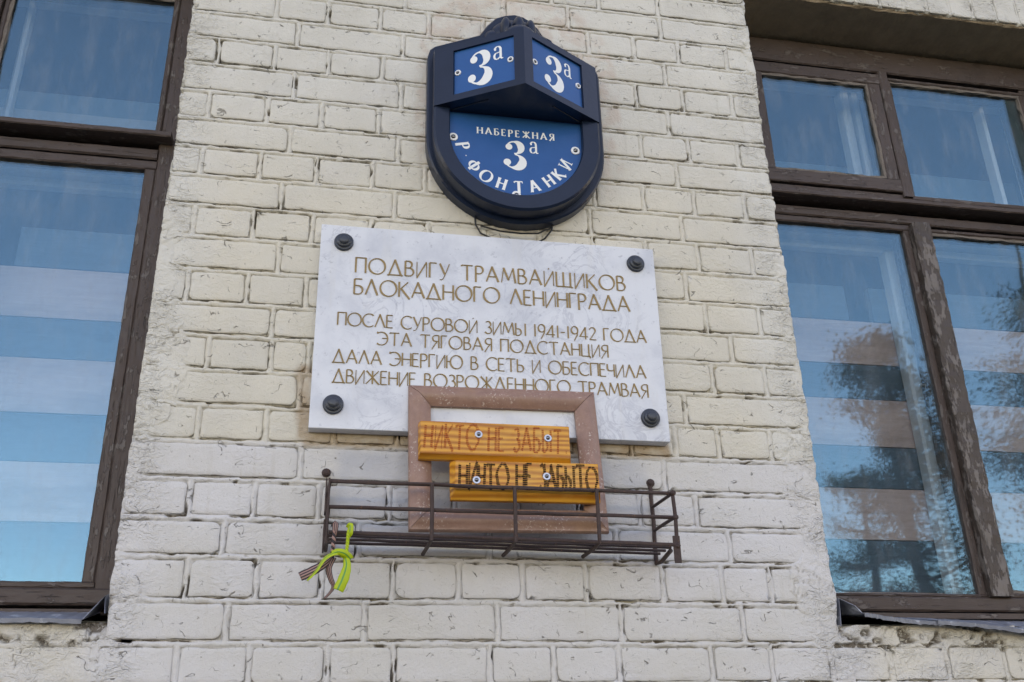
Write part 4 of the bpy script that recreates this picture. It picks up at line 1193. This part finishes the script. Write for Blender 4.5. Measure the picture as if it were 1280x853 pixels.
# plates
def cap_screw(name, c, nrm, r, parent, origin, mat='screwcap'):
    s = MB(origin)
    s.lathe(c, nrm, [(r, 0), (r, .0014), (r * .90, .0026), (r * .58, .0026), (r * .54, .0016), (r * .50, .0016)], 20)
    s.lathe(Vector(c) + Vector(nrm).normalized() * .0016, nrm, [(r * .50, 0), (r * .46, .0016), (r * .28, .0034), (r * .05, .0042)], 16, 1)
    return s.build(name, [MAT[mat], MAT['socket']], parent, True)
pz = zso + .018; phh = zt - zso - .036
for (u, nn, org, Wd), k in ((LW, 0), (RW, 1)):
    z0 = pz
    m = MB(SG)
    def pp(a, z, o): p = org + u * a + nn * o; return (p.x, p.y, z)
    m.add([pp(0, z0, .001), pp(Wd, z0, .001), pp(Wd, z0 + phh, .001), pp(0, z0 + phh, .001)], [(0, 1, 2, 3)])
    pl = m.build('number_plate', MAT['blue'], sign)
    m = MB(SG)
    o3 = org + u * (Wd * (.23 if k == 0 else .25)) + nn * .0012; o3.z = z0 + phh * .13
    fat_three(m, o3, u * .84, Vector((0, 0, 1)), nn, phh * .74)
    oa = org + u * (Wd * .655) + nn * .0012; oa.z = z0 + phh * .575
    small_a(m, oa, u, Vector((0, 0, 1)), nn, phh * .30)
    m.build('number', MAT['white'], pl, fix=False)
    for f_ in (.065, .93):
        c = org + u * (Wd * f_) + nn * .001; c.z = z0 + phh * .5
        cap_screw('screw', c, nn, .0082, pl, SG)
outl = [(x, z) for x, z in innr]
m = MB(SG); m.add([(x, -.0645, z) for x, z in outl], [tuple(range(len(outl)))])
pl = m.build('street_plate', MAT['blue'], sign)
m = MB(SG)
text_line(m, 'НАБЕРЕЖНАЯ', .650, .838, -.3325, .0185, -.0645, thick=.21, thin=.42, nib=0, serif=.15)
m.build('lettering', MAT['white'], pl, fix=False)
m = MB(SG)
fat_three(m, Vector((.712, -.0645, -.424)), Vector((.93, 0, 0)), Vector((0, 0, 1)), Vector((0, -1, 0)), .0790)
small_a(m, Vector((.777, -.0645, -.376)), Vector((1, 0, 0)), Vector((0, 0, 1)), Vector((0, -1, 0)), .034)
m.build('number', MAT['white'], pl, fix=False)
m = MB(SG)
lay = [('Р', 193.5), ('.', 205), ('Ф', 219), ('О', 236), ('Н', 253.5), ('Т', 271.5), ('А', 288), ('Н', 305.5), ('К', 319.5), ('И', 334.5)]
cen = Vector((.744, -.0645, -.342)); rb = .1480; hh = .0300
for ch, a in lay:
    w = GL[ch][0] * hh * .92
    rad = Vector((math.cos(R(a)), 0, math.sin(R(a)))); tan = Vector((-math.sin(R(a)), 0, math.cos(R(a))))
    o_ = cen + rad * rb - tan * (w / 2)
    if ch == '.': o_ = cen + rad * (rb - .012) - tan * (w / 2)
    draw_glyph(m, ch, o_, tan * .92, -rad, Vector((0, -1, 0)), hh, thick=.25 if ch != '.' else .20, thin=.40, nib=0, serif=.15)
m.build('lettering', MAT['white'], pl, fix=False)
for x, z in ((.591, -.350), (.891, -.357), (.741, -.4985)): cap_screw('screw', (x, -.0647, z), (0, -1, 0), .0112, pl, SG)
m = MB(SG); m.tube([(.650, -.008, -.520), (.652, -.012, -.556), (.664, -.012, -.578), (.690, -.01, -.588)], .0022, 8)
m.build('cable', MAT['black'], sign, True); m = MB(SG)
m.tube([(.845, -.008, -.520), (.835, -.014, -.556), (.818, -.014, -.580), (.80, -.010, -.590)], .0022, 8)
m.build('cable', MAT['black'], sign, True); m = MB(SG)
m.tube([(.664, -.010, -.556), (.71, -.022, -.574), (.757, -.026, -.578), (.80, -.022, -.572), (.838, -.010, -.545)], .0022, 8)
m.build('cable', MAT['black'], sign, True)

# ------------------------------------------------------------------ wire basket
BK = (.69, -.06, -1.33)
basket = thing('wire_basket', 'rusty brown wire flower basket bolted to the wall under the plaque', 'basket', BK)
def rod(pts, r=.0036, nm='rod', seed=1):
    m = MB(BK); P = [Vector(p) for p in pts]; out = []
    rr = random.Random(seed)
    for a, b in zip(P[:-1], P[1:]):
        n_ = max(1, int((b - a).length / .04))
        for i in range(n_):
            j = Vector((rr.uniform(-1, 1), rr.uniform(-1, 1), rr.uniform(-1, 1))) * (.0007 if i else 0)
            out.append(a.lerp(b, i / n_) + j)
    out.append(P[-1])
    m.tube(out, r, 8, 0, True, .08, seed)
    return m.build(nm, MAT['rust'], basket, True)
YF = -.120
xa, xb = .346, 1.040
z1, z2, z3 = -1.2195, -1.2700, -1.3190
for i, z in enumerate((z1, z2)):
    rod([(xa, YF, z + .001), (xb, YF, z - .003)], .0040, seed=i + 1)
    rod([(xb, YF, z - .003), (1.034, -.004, z - .004)], seed=i + 5)
    rod([(xa, YF, z), (xa - .002, -.004, z)], seed=i + 7)
for i, y in enumerate((-.122, -.094, -.064, -.034)): rod([(xa + .002, y, z3 + .0005), (xb - .002 - .0015 * i, y, z3 - .010)], .0040 if i == 0 else .0031, seed=20 + i)
for i, x in enumerate((.543, .708, .877)):
    rod([(x, YF - .005, z1 - .001), (x, YF - .005, z3 - .010), (x - .002, -.095, z3 - .014), (x - .004, -.008, z3 - .014)], .0040, seed=30 + i)
rod([(xb, YF, z1 - .002), (xb + .001, YF - .002, z2 - .003), (xb, YF, z3 - .012)], .0042, seed=41)
rod([(1.034, -.006, -1.165), (1.034, -.006, -1.345), (1.036, -.03, -1.345), (1.037, -.09, -1.334)], .0046, seed=42)
rod([(xa - .002, -.006, z1), (xa - .001, -.006, z3 - .010), (xa, YF, z3 - .006)], .0040, seed=43)
# flat straps and their bolts
m = MB(BK); m.box(xa - .0035, xa + .0005, YF - .007, YF + .007, z3 - .020, z1 + .006, .001); m.build('strap', MAT['rust'], basket)
m = MB(BK); m.box(xa - .008, xa - .0045, -.040, -.012, -1.260, -1.190, .001); m.build('strap', MAT['rust'], basket)
m = MB(BK); m.box(xa - .008, xa - .0045, -.045, -.010, -1.335, -1.275, .001); m.build('strap', MAT['rust'], basket)
m = MB(BK); m.box(xb - .009, xb + .006, YF - .004, YF + .000, -1.366, z3 + .008, .0015); m.build('strap', MAT['rust'], basket)
for x in (.338, 1.035):
    m = MB(BK); m.lathe((x, -.003, -1.169), (0, -1, 0), [(.0095, 0), (.0095, .003), (.007, .004), (.007, .009), (.003, .011)], 12)
    m.build('bolt', MAT['rust'], basket)
for x, z in ((xb, z1 - .003), (xb + .001, z2 - .003), (xb, z3 - .012)):
    m = MB(BK); m.lathe((x, YF - .003, z), (0, -1, 0), [(.006, -.004), (.006, .002), (.003, .005)], 10); m.build('weld', MAT['rust'], basket, True)

# ------------------------------------------------------------------ wooden frame leaning on the plaque
tilt = math.atan2(.040, .318)
FR_ = thing('wooden_frame', 'brown moulded wooden frame with two orange boards standing in the wire basket', 'frame', (.7075, -.0700, -1.3010))
FR_.rotation_euler = (-tilt, R(-.6), 0)
Wf, Hf, mw, md = .409, .324, .047, .020
def frame_member(p, q_, name='rail'):
    """half-round moulding between mitred corners; local x right, z up, front towards -y"""
    px = Vector(p); qx = Vector(q_); ax = (qx - px).normalized(); cen_ = Vector((0, 0, Hf / 2))
    inn = Vector((0, -1, 0)).cross(ax); mid = (px + qx) / 2
    if inn.dot(cen_ - mid) < 0: inn = -inn
    prof = [(0, 0), (0, -.010), (.002, -.013), (.006, -.0135)] + [(.008 + .034 * i / 8, -.0135 - .0085 * math.sin(math.pi * (i / 8) ** .8)) for i in range(1, 8)] + [(.043, -.012), (mw, -.009), (mw, 0)]
    n_ = 16; m = MB(); L = (qx - px).length; rr = random.Random(hash(name) % 7 + int(L * 100)); vs = []; fs = []
    for i in range(n_ + 1):
        for a, b in prof:
            t_ = a + (L - 2 * a) * i / n_
            j = rr.uniform(-.0004, .0004)
            vs.append(px + ax * t_ + inn * (a) + Vector((0, b + j, 0)))
    K = len(prof)
    for i in range(n_):
        for k in range(K):
            k2 = (k + 1) % K; fs.append((i * K + k, i * K + k2, (i + 1) * K + k2, (i + 1) * K + k))
    fs.append(tuple(range(K))); fs.append(tuple(range(n_ * K, n_ * K + K)))
    m.add(vs, fs); return m.build(name, MAT['moulding'], FR_, True)
g_ = .0012
frame_member((-Wf / 2, 0, 0), (Wf / 2, 0, 0)); frame_member((-Wf / 2, 0, Hf), (Wf / 2, 0, Hf))
frame_member((-Wf / 2, 0, g_), (-Wf / 2, 0, Hf - g_), 'stile'); frame_member((Wf / 2, 0, g_), (Wf / 2, 0, Hf - g_), 'stile')
def nailed_board(xc, zc, w, h, rot, label, chl, chb, seed):
    """board with heavy chamfers at its left end and foot; local origin at its centre back"""
    t_ = .024
    y0 = -.0225
    rr = random.Random(seed)
    f = .0025
    vs = [(-w / 2, 0, -h / 2), (w / 2, 0, -h / 2), (w / 2, 0, h / 2), (-w / 2, 0, h / 2),
          (-w / 2, -t_ * .45, -h / 2), (w / 2, -t_ * .45, -h / 2), (w / 2, -t_ + f, h / 2), (-w / 2, -t_ * .45, h / 2),
          (-w / 2 + chl, -t_, -h / 2 + chb), (w / 2 - f, -t_, -h / 2 + chb), (w / 2 - f, -t_, h / 2 - f), (-w / 2 + chl, -t_, h / 2 - f)]
    fs = [(0, 1, 2, 3), (0, 1, 5, 4), (1, 2, 6, 5), (2, 3, 7, 6), (3, 0, 4, 7), (4, 5, 9, 8), (5, 6, 10, 9), (6, 7, 11, 10), (7, 4, 8, 11), (8, 9, 10, 11)]
    bm = bmesh.new(); bv = [bm.verts.new(v) for v in vs]
    for f_ in fs: bm.faces.new([bv[i] for i in f_])
    bmesh.ops.recalc_face_normals(bm, faces=bm.faces[:])
    bmesh.ops.bevel(bm, geom=bm.edges[:], offset=.0009, segments=2, affect='EDGES')
    me = bpy.data.meshes.new('board'); bm.to_mesh(me); bm.free(); me.materials.append(MAT['pine'])
    o = bpy.data.objects.new('board', me); o.location = (xc, y0, zc); o.rotation_euler = (0, R(rot), 0)
    link(o, FR_); o['label'] = label
    return o, -t_
b1, yb = nailed_board(-.0280, .1820, .317, .082, .8, 'upper orange board with faded red handwriting', .003, .008, 1)
b2, yb = nailed_board(.0310, .0965, .309, .082, .3, 'lower orange board with black handwriting', .010, .019, 2)
def hand_text(parent, text, x0, x1, zb, h, y, mat, seed, th, sl=.12):
    rr = random.Random(seed); m = MB()
    wsum = sum(GL[c][0] * .47 for c in text) * h; gap = (x1 - x0 - wsum) / (len(text) - 1); x = x0 + .002
    for c in text:
        if c != ' ':
            draw_glyph(m, c, Vector((x, y, zb + rr.uniform(-.001, .001))), Vector((.47, 0, 0)), Vector((0, 0, 1)), Vector((0, -1, 0)), h * rr.uniform(.95, 1.06), thick=th, thin=.5, nib=15, slant=sl, rnd=rr, lift=.0005)
        else:
            m.build('lettering', mat, parent, fix=False); m = MB()
        x += GL[c][0] * .47 * h + gap
    o = m.build('lettering', mat, parent, fix=False)
hand_text(b1, 'НИКТО НЕ ЗАБЫТ.', -.150, .146, -.022, .052, yb, MAT['ink_red'], 3, .20)
hand_text(b2, 'НИЧТО НЕ ЗАБЫТО', -.140, .146, -.020, .053, yb, MAT['ink_black'], 4, .24)
def wood_screw(parent, x, z):
    cap_screw('screw', (x, yb, z), (0, -1, 0), .0085, parent, (0, 0, 0), 'steel')
wood_screw(b1, -.036, .012); wood_screw(b1, .110, .010)
wood_screw(b2, -.103, -.004); wood_screw(b2, .042, .008)

# ------------------------------------------------------------------ ribbons tied to the basket
def ribbon(name, label, cat, cols, loc, strips, tubes):
    t = thing(name, label, cat, loc, 'ribbons tied to the left end of the basket')
    for nm, pts, wid, tw in strips:
        vs = []; fs = []; fm = []; K = len(cols)
        P = [Vector(p) for p in pts]; out = []
        n_ = 18
        for i in range(n_ + 1):
            f = i / n_ * (len(P) - 1); a = min(int(f), len(P) - 2); u = f - a
            p0 = P[max(a - 1, 0)]; p1 = P[a]; p2 = P[a + 1]; p3 = P[min(a + 2, len(P) - 1)]
            c = .5 * ((2 * p1) + (p2 - p0) * u + (2 * p0 - 5 * p1 + 4 * p2 - p3) * u * u + (3 * p1 - p0 - 3 * p2 + p3) * u ** 3)
            out.append(c)
        for i, c in enumerate(out):
            d = (out[min(i + 1, n_)] - out[max(i - 1, 0)]).normalized(); f = i / n_
            sd_ = d.cross(Vector((0, -1, 0))).normalized(); ang = tw[0] + (tw[1] - tw[0]) * f
            sv = sd_ * math.cos(ang) + d.cross(sd_) * math.sin(ang)
            w = (wid[0] + (wid[1] - wid[0]) * min(1, f * 1.6)) * .74 * (1 + .03 * math.sin(i * 1.7))
            for k in range(K + 1):
                tt = k / K - .5
                vs.append(c + sv * (w * tt) + Vector((0, -.0012 * math.cos(tt * 7), 0)) - Vector(loc))
        for i in range(n_):
            for k in range(K):
                a = i * (K + 1) + k; fs.append((a, a + 1, a + K + 2, a + K + 1)); fm.append(k)
        o = mesh_obj(nm, vs, fs, cols, t, True, fm)
        md_ = o.modifiers.new('thickness', 'SOLIDIFY'); md_.thickness = .0006
    for nm, pts, r in tubes:
        m = MB(loc); rr = random.Random(5)
        P = [Vector(p) for p in pts]; n_ = 30
        for s_ in range(2):
            out = []
            for i in range(n_ + 1):
                f = i / n_ * (len(P) - 1); a = min(int(f), len(P) - 2); u = f - a
                c = P[a].lerp(P[a + 1], u); ph = i * .9 + math.pi * s_
                out.append(c + Vector((math.cos(ph) * r * .6, math.sin(ph) * r * .6, 0)))
            m.tube(out, r, 7, s_)
        m.build(nm, [cols[0], cols[1 if len(cols) > 1 else 0]], t, True)
    return t
MAT['lime'] = plain('lime_green_ribbon', (.36, .48, .012), .5, 0, .15, 150)
MAT['green'] = plain('dark_green_stripe', (.05, .28, .06), .5)
MAT['rib_black'] = plain('black_ribbon_stripe', (.022, .014, .018), .6)
MAT['rib_tan'] = plain('faded_orange_ribbon_stripe', (.36, .20, .17), .6)
LM, GN, BKc, TN = MAT['lime'], MAT['green'], MAT['rib_black'], MAT['rib_tan']
ribbon('green_ribbon', 'lime green ribbon with dark stripe knotted on the basket, two short tails', 'ribbon', [LM, LM, LM, GN, LM, LM], (.385, -.135, -1.31),
       [('tail', [(.381, -.140, -1.368), (.366, -.146, -1.362), (.345, -.146, -1.372), (.329, -.143, -1.396), (.314, -.140, -1.412)], (.015, .014), (.5, 1.15)),
        ('tail', [(.381, -.141, -1.366), (.385, -.146, -1.385), (.380, -.147, -1.408), (.371, -.144, -1.430)], (.012, .027), (.2, .1)),
        ('knot', [(.384, -.131, -1.312), (.388, -.139, -1.308), (.388, -.139, -1.322), (.384, -.131, -1.328)], (.014, .016), (.2, .6)),
        ('knot', [(.356, -.140, -1.362), (.368, -.149, -1.360), (.382, -.148, -1.364), (.392, -.139, -1.372)], (.013, .017), (.1, .2))],
       [('cord', [(.385, -.137, -1.318), (.384, -.138, -1.345), (.382, -.139, -1.368)], .0023)])
ribbon('striped_ribbon', 'black and tan striped ribbon hanging behind the lime green one', 'ribbon', [BKc, TN, BKc, TN, BKc, TN, BKc], (.358, -.135, -1.31),
       [('tail', [(.358, -.128, -1.366), (.346, -.131, -1.378), (.325, -.133, -1.392), (.301, -.133, -1.404)], (.012, .024), (.1, .2)),
        ('tail', [(.359, -.128, -1.366), (.352, -.132, -1.388), (.357, -.133, -1.408), (.362, -.132, -1.420), (.357, -.130, -1.431), (.347, -.129, -1.442)], (.018, .012), (.1, 1.1)),
        ('knot', [(.359, -.131, -1.310), (.360, -.139, -1.306), (.360, -.139, -1.322), (.359, -.131, -1.328)], (.020, .014), (.1, .3))],
       [('cord', [(.359, -.136, -1.318), (.358, -.137, -1.345), (.357, -.134, -1.368)], .0026)])
